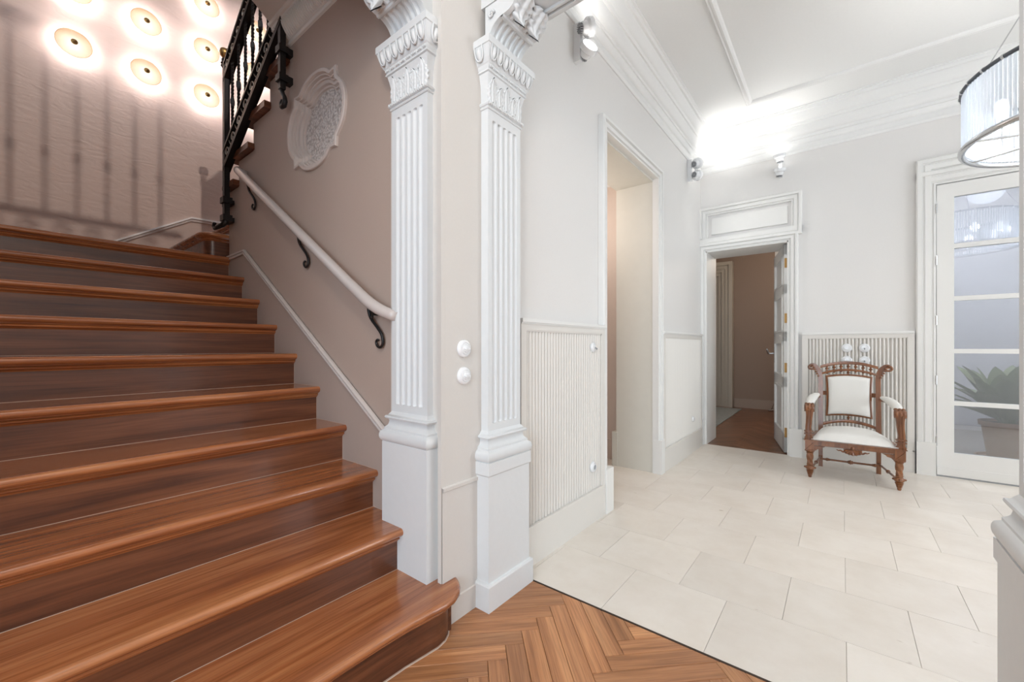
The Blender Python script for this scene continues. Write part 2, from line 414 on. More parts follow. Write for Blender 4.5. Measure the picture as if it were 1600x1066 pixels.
G().box(-1.7, XR+.2, 1.34, YBB, ZC, ZC+.15).mk('ceiling', 'ceiling')
# wall over and beside the arch that parts vestibule and hall
g = G(); g.box(.70, XR, 1.36, 1.60, 0, 3.5).box(-1.24, 1.0, 1.37, 1.56, 3.1, 3.5)
g.mk('wall_front', 'hall')
# vestibule walls
g = G(); g.box(-2.6, -.5, -2.9, -2.7, 0, 3.2).box(1.7, XR, -2.9, -2.7, 0, 3.2).box(-.5, 1.7, -2.9, -2.7, 3.0, 3.2)
g.mk('wall_rear', 'pier')
G().box(2.2, 2.4, -2.7, 1.36, 0, 3.2).mk('wall_side', 'pier')
G().box(-1.55, -1.35, -2.7, YL, 0, 3.2).mk('wall_near', 'pier')
# pier between the pilasters
pr = setting('wall_pier', (-1.24, 1.2, 0))
G().box(-1.60, -1.24, 1.13, 1.50, 0, 3.3).mk('pier_block', 'pier', pr)
G().sweep([(0, 0), (.008, 0), (.008, .095), (.004, .100), (.004, .54), (.009, .543), (.009, .556), (0, .56)], [(-1.24, 1.112), (-1.24, 1.345)]).mk('skirting', 'pier', pr)
G().box(-1.26, -1.2402, 1.109, 1.14, .16, 3.3).mk('corner_bead', 'pier', pr)

# ------------------------------------------------------------------ stair walls
def quatre(s=1.0, hw=.333, hh=.27, cx=-2.319, cz=2.39, n=25):
    """barbed quatrefoil outline: lobes between four pointed corners"""
    tx, tz = .240, .213; pts = []
    def side(t, base, top, tip):
        q = abs(t)
        if q < .72: return base+(top-base)*math.sqrt(1-(q/.76)**2)
        v0 = base+(top-base)*math.sqrt(1-(.72/.76)**2); f = (q-.72)/.28
        return v0+(tip-v0)*f**1.1
    for i in range(n): t = -1+2*i/n; pts.append((tx*t, side(t, .178, hh, tz)))
    for i in range(n): t = -1+2*i/n; pts.append((side(t, .205, hw, tx), -tz*t))
    for i in range(n): t = -1+2*i/n; pts.append((-tx*t, -side(t, .178, hh, tz)))
    for i in range(n): t = -1+2*i/n; pts.append((-side(t, .205, hw, tx), tz*t))
    return [(cx+x*s, cz+z*s) for x, z in pts]
# stair wall: stepped outline under the upper flight, with the quatrefoil cut out
wall_out = [(-3.68, 0.2), (-1.30, 0.2), (-1.30, ZV+.3), (-2.66, ZV+.3), (-2.66, 2.855), (-2.93, 2.855), (-2.93, 2.67), (-3.205, 2.67), (-3.205, 2.485), (-3.48, 2.485), (-3.48, 2.30), (-3.68, 2.30)]
def holed_wall(name, outer, hole, y0, y1, mat):
    bm = bmesh.new(); E = []
    for loop in (outer, hole):
        vs = [bm.verts.new((x, y0, z)) for x, z in loop]
        E += [bm.edges.new((vs[i-1], vs[i])) for i in range(len(vs))]
    r = bmesh.ops.triangle_fill(bm, use_beauty=True, edges=E, normal=(0, 1, 0))
    fs = list(bm.faces)
    ex = bmesh.ops.extrude_face_region(bm, geom=fs)
    bmesh.ops.translate(bm, vec=(0, y1-y0, 0), verts=[e for e in ex['geom'] if isinstance(e, bmesh.types.BMVert)])
    bmesh.ops.recalc_face_normals(bm, faces=bm.faces)
    me = bpy.data.meshes.new(name); bm.to_mesh(me); bm.free(); me.materials.append(M[mat])
    o = bpy.data.objects.new(name, me); COL.objects.link(o); return o
wst = holed_wall('wall_stair', wall_out, quatre(.97), YS, 1.32, 'stair_wall'); wst['kind'] = 'structure'
# quatrefoil window: stepped frame and pebbled glass
wn = setting('window_1', (-2.319, YS, 2.39))
def ringband(s0, y0, s1, y1):
    return list(zip(quatre(s0), [y0]*99)), list(zip(quatre(s1), [y1]*99))
def frame_rings(steps, name, mat):
    rows = [[(p[0], y, p[1]) for p in quatre(s)] for s, y in steps]
    G().grid(rows, True).mk(name, mat, wn, 1)
M['winframe'] = paint('window_frame_paint', (.60, .52, .475), .42, 0, 30, .02)
frame_rings([(1.0, 1.141), (1.0, 1.128), (.985, 1.124), (.93, 1.124), (.92, 1.128), (.915, 1.140)], 'outer_frame', 'winframe')
frame_rings([(.915, 1.140), (.89, 1.142), (.885, 1.158), (.855, 1.160), (.85, 1.168), (.835, 1.170)], 'middle_frame', 'winframe')
frame_rings([(.835, 1.170), (.79, 1.172), (.78, 1.178), (.775, 1.186), (.74, 1.188), (.735, 1.198), (.70, 1.200)], 'inner_frame', 'winframe')
G().prism(quatre(.75), 1.199, 1.207).mk('pebbled_pane', 'pebble', wn)
# landing wall, far wall of upper flight, left stair wall, stairwell top
G().box(XL-.2, XL, YL-.2, 2.7, 0, 6.2).mk('wall_landing', 'landing_wall')
G().box(XL, -1.64, 2.42, 2.60, 0, 6.2).mk('wall_upper_flight', 'landing_wall')
G().box(XL, -1.45, YL-.2, YL, 0, 3.4).box(XL, -2.3, YL-1.4, YL-1.2, 3.4, 6.2).mk('wall_stair_left', 'stair_wall')
G().box(XL-.2, 2.6, YL-1.4, 2.7, 6.2, 6.3).box(2.4, 2.6, YL-1.4, 2.7, 3.3, 6.2).box(-2.6, 2.6, 2.6, 2.7, 3.5, 6.2).mk('ceiling_upstairs', 'ceiling')
# vestibule ceiling: slab with a rounded edge towards the stairwell
edge = [(-2.35, YL-1.3), (-2.35, .2), (-2.42, .48), (-2.52, .74), (-2.654, .953), (-2.731, 1.055), (-2.796, 1.136), (-2.80, 1.32)]
poly = edge+[(-1.3, 1.32), (-1.3, 1.36), (2.3, 1.36), (2.3, -2.75), (-2.35, -2.75)]
G().prism(poly, ZV, ZV+.20, 'xy').mk('ceiling_vestibule', 'ceiling')
G().box(-2.62, -1.66, 1.36, 2.6, ZV+.1, ZV+.19).mk('ceiling_slab', 'ceiling')

# ------------------------------------------------------------------ egg and dart helpers and leaf relief
def egg(g, c, u, w, h, d, out, up=Vector((0, 0, 1))):
    """an egg in its raised husk; u along moulding, out away from wall"""
    c = Vector(c); rows = []
    for i in range(6):
        a = PI*i/5; row = []
        for j in range(7):
            b = PI*j/6
            row.append(c+u*(w*.30*math.sin(a)*math.cos(b))-up*(h*.46*math.cos(a))+out*(d*math.sin(a)*math.sin(b)))
        rows.append(row)
    g.grid(rows)
    arc = [c+u*(w*.44*math.cos(t))+up*(h*.54*math.sin(t)*1.0+h*.1)+out*d*.45 for t in [PI+PI*k/8 for k in range(9)]]
    g.tube([arc[0]+up*h*.4]+arc+[arc[-1]+up*h*.4], w*.08, 5)
def leaf_relief(g, base, u, out, h, w, d, up=Vector((0, 0, 1)), curl=.3, lobes=5):
    """acanthus leaf: midrib, lobed blade with ridges, tip curling outward"""
    base = Vector(base); rows = []; n = 26; m = 12
    for i in range(n+1):
        t = i/n
        lob = .62+.38*abs(math.sin(lobes*PI*t))
        wid = w*.5*math.sin(PI*min(1, .12+t*.92))**.6*lob
        lift = d*(.5+curl*3*max(0, t-.6)**2*6)
        row = []
        for j in range(m+1):
            s_ = -1+2*j/m
            z = lift+d*.5*(1-abs(s_))+d*.35*math.cos(abs(s_)*PI*3)
            zz = base+up*(h*t-h*.10*abs(s_)*(1-t))+u*(wid*s_)+out*z
            if abs(s_) > .99: zz = base+up*(h*t-h*.10*(1-t))+u*(wid*s_)+out*.0
            row.append(zz)
        rows.append(row)
    g.grid(rows)

def fluted(g, width0, width1, curve, nfl, dep, pos, f0, f1, marg=.08, m=6):
    """surface across [width0,width1] following curve [(out,z)]; pos(w,out,z)->point; flutes between curve params f0..f1 (z of station or index)"""
    W_ = width1-width0; fw = (1-2*marg)/nfl; us = [0]
    for k in range(nfl):
        a = marg+fw*k+fw*.14; b = marg+fw*(k+1)-fw*.14
        us += [a-1e-4]+[a+(b-a)*q/m for q in range(m+1)]+[b+1e-4]
    us.append(1)
    n = len(curve); rows = []
    for i, (o, z) in enumerate(curve):
        p = Vector(curve[max(i-1, 0)]); q = Vector(curve[min(i+1, n-1)]); t = (q-p).normalized(); nr = Vector((-t.y, t.x))   # inward normal
        row = []
        for u in us:
            dd = 0
            x = (u-marg)/fw; k = math.floor(x); fr = (x-k-.14)/.72
            if 0 <= k < nfl and 0 <= fr <= 1:
                c = math.sqrt(max(0, 1-(2*fr-1)**2))
                # rounded flute ends
                e0 = (i-f0)/max(1e-6, 1); e1 = (f1-i)
                if f0 <= i <= f1: dd = dep*c
            row.append(pos(width0+W_*u, o+nr.x*dd*(-1)*-1, z+nr.y*dd))
        rows.append(row)
    g.grid(rows)
    return us

def shaft_face(g, a, b, z0, z1, zf0, zf1, nfl, dep, pos, marg=.10):
    """flat fluted shaft front from z0 to z1, flutes with rounded heads"""
    W_ = b-a; fw = W_*(1-2*marg)/nfl; r = fw*.36
    zs = [z0, zf0]+[zf0+r*(1-math.cos(PI/2*k/5)) for k in range(1, 6)]+[zf1-r*(1-math.sin(PI/2*k/5)) for k in range(0, 6)][::1]
    zs = sorted(set(zs+[zf1, z1])); us = [a]
    for k in range(nfl):
        c = a+W_*marg+fw*(k+.5); us += [c-r*math.cos(PI*q/8) for q in range(9)]
    us.append(b); rows = []
    for z in zs:
        row = []
        for u in us:
            dd = 0; x = (u-a-W_*marg)/fw; k = min(nfl-1, max(0, math.floor(x))); c = a+W_*marg+fw*(k+.5); q = abs(u-c)
            if zf0 < z < zf1 and q < r:
                dz = min(z-zf0, zf1-z); rr = r if dz >= r else math.sqrt(max(0, r*r-(r-dz)**2))
                if q < rr: dd = dep*math.sqrt(1-(q/rr)**2)
            row.append(pos(u, -dd, z))
        rows.append(row)
    g.grid(rows)

corbel = [(0, 2.436), (.002, 2.452), (.005, 2.468), (.011, 2.484), (.021, 2.499), (.035, 2.511), (.052, 2.520), (.066, 2.524)]
corbel2 = [(.070, 2.520), (.078, 2.520), (.082, 2.526), (.098, 2.528), (.115, 2.532), (.132, 2.542), (.145, 2.558), (.152, 2.578), (.155, 2.600)]
def pilaster(name, label, X0, X1, face, wallp, axis, zbase, ped_base, sgn, beam_len, group=None, plinth_z=(.60, .0), dz=0):
    """axis 'y': front faces -Y at y=face, spans X0..X1, back at wallp;  axis 'x': front faces sgn*X at x=face, spans Y X0..X1"""
    if axis == 'y':
        loc = ((X0+X1)/2, face, zbase); out = Vector((0, -1, 0)); u = Vector((1, 0, 0)); pos = lambda w, o, z: (w, face-o, z+(dz if z < 1 else 0))
        path = [(X1, wallp), (X1, face), (X0, face), (X0, wallp)]; side = 1
    else:
        loc = (face, (X0+X1)/2, zbase); out = Vector((sgn, 0, 0)); u = Vector((0, 1, 0)); pos = lambda w, o, z: (face+o*sgn, w, z+(dz if z < 1 else 0))
        path = [(wallp, X0), (face, X0), (face, X1), (wallp, X1)]; side = 1 if sgn > 0 else -1
        if sgn < 0: path = path
    t = thing(name, label, 'pilaster', loc, group)
    def sw(prof, nm, smooth=False, mat='pilaster'):
        sd = 1
        if axis == 'y': sd = -1
        elif sgn < 0: sd = -1
        o = G().sweep([(d, z+(dz if z < 1 else 0)) for d, z in prof], path, sd); return o.mk(nm, mat, t, smooth)
    zt = .625
    if ped_base:
        sw([(.03, 0), (.044, 0), (.044, .105), (.040, .112), (.030, .114)], 'base_block')
        sw([(.030, zbase), (.030, .565), (.033, .568), (.036, .572), (.036, zt), (0, zt)], 'pedestal')
    else:
        sw([(.030, zbase-dz), (.030, zt-.004), (.028, zt), (0, zt)], 'pedestal')
    # attic base: torus, fillet, scotia, fillet, astragal
    tor = [(.0, zt), (.034, zt)]+[(.034+.012*math.sin(a), zt+.026-.026*math.cos(a)) for a in [PI*k/8 for k in range(1, 9)]]
    tor = [(.0, zt), (.030, zt)]+[(.026+.014*math.sin(PI*k/10), zt+.024-.024*math.cos(PI*k/10)) for k in range(1, 9)]
    tor += [(.024, zt+.050), (.024, zt+.058)]+[(.024-.014*math.sin(PI/2*k/4), zt+.058+.018*k/4) for k in range(1, 5)]
    tor += [(.008, zt+.086), (.010, zt+.094), (.020, zt+.097), (.023, zt+.103), (.021, zt+.109), (.012, zt+.112), (.008, zt+.118), (.0, zt+.128)]
    sw(tor, 'moulded_base', 1)
    zs0 = zt+.128; zs1 = 2.158
    g = G(); shaft_face(g, X0, X1, zs0, zs1, zs0+.030, 2.115, 5, .011, pos)
    if axis == 'y':
        g.add([(X0, face, zs0+dz), (X0, wallp, zs0+dz), (X0, wallp, zs1), (X0, face, zs1), (X1, face, zs0+dz), (X1, wallp, zs0+dz), (X1, wallp, zs1), (X1, face, zs1)], [(0, 1, 2, 3), (4, 5, 6, 7)])
    else:
        g.add([(face, X0, zs0+dz), (wallp, X0, zs0+dz), (wallp, X0, zs1), (face, X0, zs1), (face, X1, zs0+dz), (wallp, X1, zs0+dz), (wallp, X1, zs1), (face, X1, zs1)], [(0, 1, 2, 3), (4, 5, 6, 7)])
    g.mk('fluted_shaft', 'pilaster', t, 1)
    # capital: beaded astragal, leaf frieze, fillets, egg and dart, abacus
    sw([(0, 2.155), (.004, 2.155), (.007, 2.160), (.004, 2.166), (.010, 2.168), (.013, 2.174), (.010, 2.181), (.001, 2.183), (.001, 2.20), (.003, 2.25), (.008, 2.28), (.013, 2.300), (.013, 2.304), (.020, 2.306), (.020, 2.312), (.016, 2.314), (.020, 2.322), (.022, 2.332), (.026, 2.336), (.034, 2.352), (.043, 2.385), (.046, 2.398), (.050, 2.40), (.050, 2.428), (.046, 2.434), (.030, 2.436), (-.02, 2.436)], 'capital', 0)
    g = G(); n = 22
    for k in range(n):
        w = X0-.008+(X1-X0+.016)*(k+.5)/n; c = Vector(pos(w, .013, 2.174)); rr = (X1-X0)/n*.42
        g.lathe([(0.0005, -.0065), (rr*.9, -.005), (rr*1.1, 0), (rr*.9, .005), (.0005, .0065)], c, 6, 'z')
    for k in range(30):
        w = X0-.016+(X1-X0+.032)*(k+.5)/30; c = Vector(pos(w, .024, 2.322)); rr = (X1-X0)/30*.38
        if k % 4 != 3: g.lathe([(.0005, -.005), (rr, -.003), (rr, .003), (.0005, .005)], c, 5, 'z')
    g.mk('bead_moulding', 'pilaster', t, 2, 'stuff')
    ne = 7; wd = (X1-X0+.06)/ne
    for k in range(ne):
        g = G(); c = Vector(pos(X0-.03+wd*(k+.5), .036, 2.368))
        egg(g, c, u, wd, .062, .016, out, (Vector((0, 0, 1))+out*.25).normalized())
        g.mk('egg', 'pilaster', t, 2)
    if axis == 'y': c = Vector((X1+.036, (face+wallp)/2-.012, 2.368)); uo = (Vector((0, 1, 0)), Vector((1, 0, 0)))
    else: c = Vector(((face+wallp)/2+.012*sgn, X0-.036, 2.368)); uo = (Vector((1, 0, 0)), Vector((0, -1, 0)))
    g = G(); egg(g, c, uo[0], wd*1.2, .062, .016, uo[1], (Vector((0, 0, 1))+uo[1]*.25).normalized()); g.mk('egg', 'pilaster', t, 2)
    g = G()
    for k in range(ne+1):
        c = Vector(pos(X0-.03+wd*k, .030, 2.372)); g.tube([c+Vector((0, 0, .022))+out*.010, c, c-Vector((0, 0, .024))-out*.008], [.0035, .003, .001], 4)
    g.mk('dart_moulding', 'pilaster', t, 0, 'stuff')
    # side eggs on the return faces
    # acanthus leaves on the frieze
    for k in range(5):
        g = G(); hgt = .105 if k % 2 == 0 else .080
        w = X0+(X1-X0)*(k+.5)/5; leaf_relief(g, pos(w, .0015, 2.188), u, out, hgt, (X1-X0)/3.4, .008)
        g.mk('acanthus_leaf', 'pilaster', t, 2)
    g = G()
    for k in range(4):
        w = X0+(X1-X0)*(k+1)/5; c = Vector(pos(w, .004, 2.20)); pts = []
        for q in range(22):
            a = q/21*2.2*PI; rr = .016*(1-q/24); pts.append(c+Vector((0, 0, .075))+u*(rr*math.sin(a))*(1 if k % 2 else -1)+Vector((0, 0, rr*math.cos(a)))+out*.003)
        g.tube([c]+[c+Vector((0, 0, .05))]+pts[::1], .003, 5)
    g.mk('scroll_relief', 'pilaster', t, 2, 'stuff')
    # corbel above the capital carrying the beam
    g = G(); a, b = X0+.004, X1-.004
    def dens(c, k=3):
        R = []
        for i in range(len(c)-1):
            for q in range(k): R.append((c[i][0]+(c[i+1][0]-c[i][0])*q/k, c[i][1]+(c[i+1][1]-c[i][1])*q/k))
        return R+[c[-1]]
    fl1 = dens(corbel); fluted(g, a, b, fl1, 6, .010, pos, 2, len(fl1)-3)
    fluted(g, a, b, [(.066, 2.524), (.069, 2.518), (.079, 2.519), (.083, 2.527)], 6, 0, pos, 99, 0)
    fl2 = dens(corbel2[2:]); fluted(g, a, b, fl2, 6, .009, pos, 2, len(fl2)-2)
    full = fl1+fl2
    for w in (a, b):   # side cheeks
        rows = [[pos(w, o, z), pos(w, -.02 if axis == 'x' else -.03, z)] for o, z in full]; g.grid(rows)
    g.mk('corbel', 'pilaster', t, 1)
    for q in (.27, .73):
        g = G(); c = Vector(pos(a+(b-a)*q, .150, 2.606)); upv = (Vector((0, 0, -.70))-out*.71).normalized()
        nn = (out*.70-Vector((0, 0, .71))).normalized(); leaf_relief(g, c+nn*.020+out*.004, u, nn, .100, (b-a)*.60, .020, upv, .9, 4)
        g.mk('acanthus_leaf', 'pilaster', t, 2)
    # soffit beam
    if beam_len < .2: return t
    g = G()
    if axis == 'y': g.box(X0, X1, face-beam_len, face-.15, 2.60, 3.09); g.box(X0-.0, X1+.0, face-.16, wallp, 2.604, 3.09)
    else:
        x0, x1 = sorted((face+.15*sgn, face+beam_len*sgn)); g.box(x0, x1, X0-.005, X1+.005, 2.60, 3.09)
        x0, x1 = sorted((face+.16*sgn, wallp)); g.box(x0, x1, X0, X1, 2.602, 3.09)
    bm_ = g.mk('beam', 'pilaster', t)
    g = G()
    for q in (.10, .22, .78, .90):
        w = X0+(X1-X0)*q
        if axis == 'y': g.box(w-.006, w+.006, face-beam_len, face-.16, 2.588, 2.60)
        else:
            x0, x1 = sorted((face+.16*sgn, face+beam_len*sgn)); g.box(x0, x1, w-.006, w+.006, 2.588, 2.60)
    g.mk('soffit_moulding', 'pilaster', t)
    # scrolls on the cheek facing the camera
    if axis == 'x':
        for cx, cz, r0, tn in ((.045, 2.645, .042, 1), (.115, 2.70, .036, -1), (.02, 2.55, .016, 1)):
            pts = []
            for q in range(30):
                aa = q/29*3.2*PI; rr = r0*(1-q/34); pts.append((face+sgn*(cx+rr*math.cos(aa)*tn), X0-.004, cz+rr*math.sin(aa)))
            G().tube(pts, [.007*(1-q/40) for q in range(30)], 6).mk('cheek_scroll', 'pilaster', t, 2)
    return t
pilaster('pilaster', 'white fluted pilaster standing on the lowest wooden stair tread', -1.55, -1.312, 1.10, 1.145, 'y', .175, False, 1, 1.69, dz=.085)
pilaster('pilaster', 'white fluted pilaster rising from the wood floor beside the two round switches', 1.342, 1.572, -1.20, -1.25, 'x', 0, True, 1, 1.38)
pilaster('pilaster', 'white pilaster pedestal cut off by the right edge of the photo', 1.342, 1.592, .345, .72, 'x', 0, True, -1, .1)

# ------------------------------------------------------------------ staircase
st = thing('staircase', 'wide dark mahogany staircase rising to the left with moulded nosings', 'staircase', (-1.16, .3, 0))
def nose_prof(z):   # (outward, z) profile of nosing with cyma under it
    p = []
    r = .016
    p += [(-.010+r*math.sin(a), z-r+r*math.cos(a)) for a in [PI*k/8 for k in range(0, 8)]]
    p += [(-.012, z-.034), (-.014, z-.036)]
    return p
def under_prof(z):
    return [(-.012, z-.032), (-.014, z-.037), (-.022, z-.039), (-.018, z-.044), (-.020, z-.049), (-.030, z-.054), (-.033, z-.060), (-.040, z-.060)]
YE = 1.135
for n in range(1, 11):
    z = RISE*n; x = TX(n); deep = RUN+.06 if n < 10 else 0
    if n == 1:
        path = [(x, YL), (x, .80)]
        path += [(-1.156, .90), (-1.146, .98), (-1.139, 1.04), (-1.143, 1.085), (-1.160, 1.125), (-1.185, 1.153), (-1.215, 1.175), (-1.245, 1.190)]
        rp = [(x-.036, YL), (x-.036, .80), (-1.192, .90), (-1.182, .98), (-1.176, 1.035), (-1.182, 1.075), (-1.198, 1.105), (-1.225, 1.135), (-1.26, 1.15)]
    else:
        path = [(x, YL), (x, YE)]; rp = [(x-.036, YL), (x-.036, YE)]
    g = G(); g.sweep(nose_prof(z), path, 1)
    if n == 1:
        top = [(p[0], p[1]) for p in path]
        ins = []
        for i, p in enumerate(path):
            a = Vector(path[max(i-1, 0)]); b = Vector(path[min(i+1, len(path)-1)]); d = (b-a).normalized(); ins.append((p[0]-d.y*.010, p[1]+d.x*.010))
        poly = [(-1.55, YL)]+ins+[(-1.30, 1.20), (-1.55, 1.14)]
        m = len(poly); g.add([(a, b, z) for a, b in poly]+[(a, b, z-.034) for a, b in poly], [tuple(range(m)), tuple(range(2*m-1, m-1, -1))])
    else:
        back = x-RUN-.045 if n < 10 else XL
        g.box(back, x-.010, YL, YE, z-.034, z)
        g.prism([(x-.010+.016*math.sin(PI*k/8), z-.016+.016*math.cos(PI*k/8)) for k in range(9)], YE-.002, YE, 'xz')
        if n == 10: pass
    o = g.mk('tread' if n < 10 else 'landing_floor', 'tread', st, 1)
    g = G(); g.sweep(under_prof(z), path, 1).mk('nosing_moulding', 'tread', st, 1)
    g = G()
    g.sweep([(0, z-.034), (0, z-RISE+.0)], rp, 1)
    if n == 1: g.sweep([(.0, .0), (.0025, .0), (.0025, .004), (0, .004)], rp, 1)
    g.mk('riser', 'riser', st, 1)
# solid body behind risers so nothing shows through
g = G()
for n in range(1, 11):
    x = TX(n)-.05; g.box(XL if n == 10 else TX(n+1)-.06, x, YL, YE, 0 if n < 3 else RISE*(n-2), RISE*n-.035)
g.mk('carcass', 'riser', st)
# white caulk lines where risers meet treads and walls
M['caulk'] = paint('white_caulk', (.50, .38, .30), .6)
g = G()
for n in range(2, 11):
    x = TX(n)-.036; z = RISE*(n-1); g.box(x-.001, x+.0014, YL, YE, z, z+.0014)
    g.box(x-.002, x+.0015, YE-.003, YE+.002, z, z+RISE-.06)
for n in range(2, 10):
    z = RISE*n; g.box(TX(n+1)-.036, TX(n)-.006, YE-.0028, YE+.002, z, z+.002)
x = TX(1)-.036
g.sweep([(.0, .0), (.005, .0), (.001, .005), (0, .004)], rp if False else [(x, YL), (x, .80), (-1.192, .90), (-1.182, .98), (-1.176, 1.035), (-1.182, 1.075), (-1.198, 1.105), (-1.225, 1.135), (-1.26, 1.15)], 1)
g.mk('caulk_line', 'caulk', st)
# winder steps on the landing (turn towards the upper flight)
def winder(n, x0, x1, y0, y1, rr, z):
    path = [(x0, y0)]+[(x1-rr+rr*math.sin(PI/2*k/8), y0+rr-rr*math.cos(PI/2*k/8)) for k in range(0, 9)]+[(x1, y1)]
    g = G(); g.sweep(nose_prof(z), path, 1)
    ins = [(a-.01, b) for a, b in path]; ins = [(path[0][0], path[0][1]+.01)]+[(x1-rr+(rr-.01)*math.sin(PI/2*k/8), y0+rr-(rr-.01)*math.cos(PI/2*k/8)) for k in range(9)]+[(x1-.01, y1)]
    poly = ins+[(x0, y1)]; m = len(poly)
    g.add([(a, b, z) for a, b in poly], [tuple(range(m))]); g.mk('tread', 'tread', st, 1)
    G().sweep(under_prof(z), path, 1).mk('nosing_moulding', 'tread', st, 1)
    rp = [(x0, y0+.036)]+[(x1-rr+(rr-.036)*math.sin(PI/2*k/8), y0+rr-(rr-.036)*math.cos(PI/2*k/8)) for k in range(9)]+[(x1-.036, y1)]
    G().sweep([(0, z-.034), (0, z-.18)], rp, 1).mk('riser', 'riser', st, 1)
winder(11, XL, -3.685, .965, 2.42, .10, 1.98)
winder(12, XL, -3.80, 1.24, 2.42, .02, 2.16)
# upper flight (treads poke out over the stepped wall)
uf = thing('upper_stair_flight', 'upper stair flight whose brown tread ends step over the taupe wall', 'staircase', (-3.2, 1.7, 1.98))
for i, (xn, z) in enumerate([(-3.70, 2.345), (-3.58, 2.53), (-3.313, 2.715), (-3.035, 2.90), (-2.76, 3.085)]):
    xb = [-3.47, -3.19, -2.915, -2.64, -2.36][i]
    g = G(); g.box(xn+.014, xb, 1.098, 2.42, z-.040, z)
    g.prism([(xn+.016-.018*math.sin(PI*k/8), z-.020+.020*math.cos(PI*k/8)) for k in range(9)], 1.098, 2.42, 'xz')
    g.mk('tread', 'riser', uf)
    rx = xn+.10 if i else -3.6
    G().box(rx, rx+.02, 1.16, 2.42, z-.185, z-.038).mk('riser', 'landing_wall', uf)

# sloping skirt panel and cap on the stair wall
sk = setting('trim_1', (-2.5, YS, 1.2))
G().prism([(-3.68, 1.60), (-3.68, 1.790), (-3.345, 1.790), (-1.58, .675), (-1.40, .50), (-1.40, .15), (-2.4, .15)], YS-.007, YS+.01).mk('skirt_panel', 'skirt', sk)
def cap_strip(pts, y, name, par, w=.026):
    """moulded cap following a polyline in the XZ plane on wall y"""
    g = G(); rows = []
    prof = [(-.5, 0), (-.5, .012), (-.30, .014), (-.22, .010), (-.02, .011), (.06, .018), (.35, .020), (.5, .012), (.5, 0)]
    for i, p in enumerate(pts):
        a = Vector(pts[max(i-1, 0)]); b = Vector(pts[min(i+1, len(pts)-1)]); c = Vector(p)
        d1 = (c-a).normalized() if i else (b-c).normalized(); d2 = (b-c).normalized() if i < len(pts)-1 else d1
        n1 = Vector((-d1.y, d1.x)); n2 = Vector((-d2.y, d2.x)); m = n1+n2; m = m/(m.length_squared/2)
        if m.y < 0: m = -m
        rows.append([(c.x+m.x*s*w, y-o-.006, c.y+m.y*s*w) for s, o in prof])
    return g.grid(rows).mk(name, 'trimlight', par, 1)
cap_strip([(-3.66, 1.795), (-3.345, 1.798), (-1.56, .672)], YS, 'cap_moulding', sk, .034)
# landing wall dado cap
sk2 = setting('trim_2', (XL, .9, 2.1))
g = G()
pts = [(-.2, 1.47), (.648, 1.985), (1.161, 2.300), (1.60, 2.318), (2.4, 2.80)]
rows = []
for i, p in enumerate(pts):
    rows.append([(XL+o, p[0], p[1]+d) for d, o in ((-.013, -.004), (-.013, .016), (.004, .018), (.010, .028), (.026, .024), (.026, -.004))])
g.grid(rows).mk('cap_moulding', 'trimlight', sk2)
G().prism([(-.6, 1.22), (.648, 1.985), (1.161, 2.300), (1.60, 2.318), (2.4, 2.8), (2.4, 1.7), (-.6, 1.0)], XL+.004, XL-.01, 'yz').mk('skirt_panel', 'landing_wall', sk2)

# cornice under the vestibule ceiling along the stair wall (bead course of upright leaves)
cn = setting('trim_3', (-2.0, YS, 3.0))
prof = [(0, 2.952), (.012, 2.955), (.016, 2.966), (.012, 2.975), (.020, 2.978), (.034, 2.995), (.052, 3.025), (.066, 3.06), (.070, 3.066), (.070, 3.078), (.080, 3.082), (.084, 3.095), (.084, 3.101)]
G().sweep(prof, [(-2.668, 1.30), (-2.668, YS), (-1.56, YS)], 1).mk('cornice_moulding', 'white', cn)
g = G()
for k in range(58):
    x = -2.70+.0195*k; g.tube([(x, YS-.022, 2.981), (x, YS-.036, 2.998), (x, YS-.055, 3.028), (x, YS-.070, 3.058)], [.004, .0078, .0078, .005], 5)
g.mk('leaf_tongue', 'white', cn, 2, 'stuff')

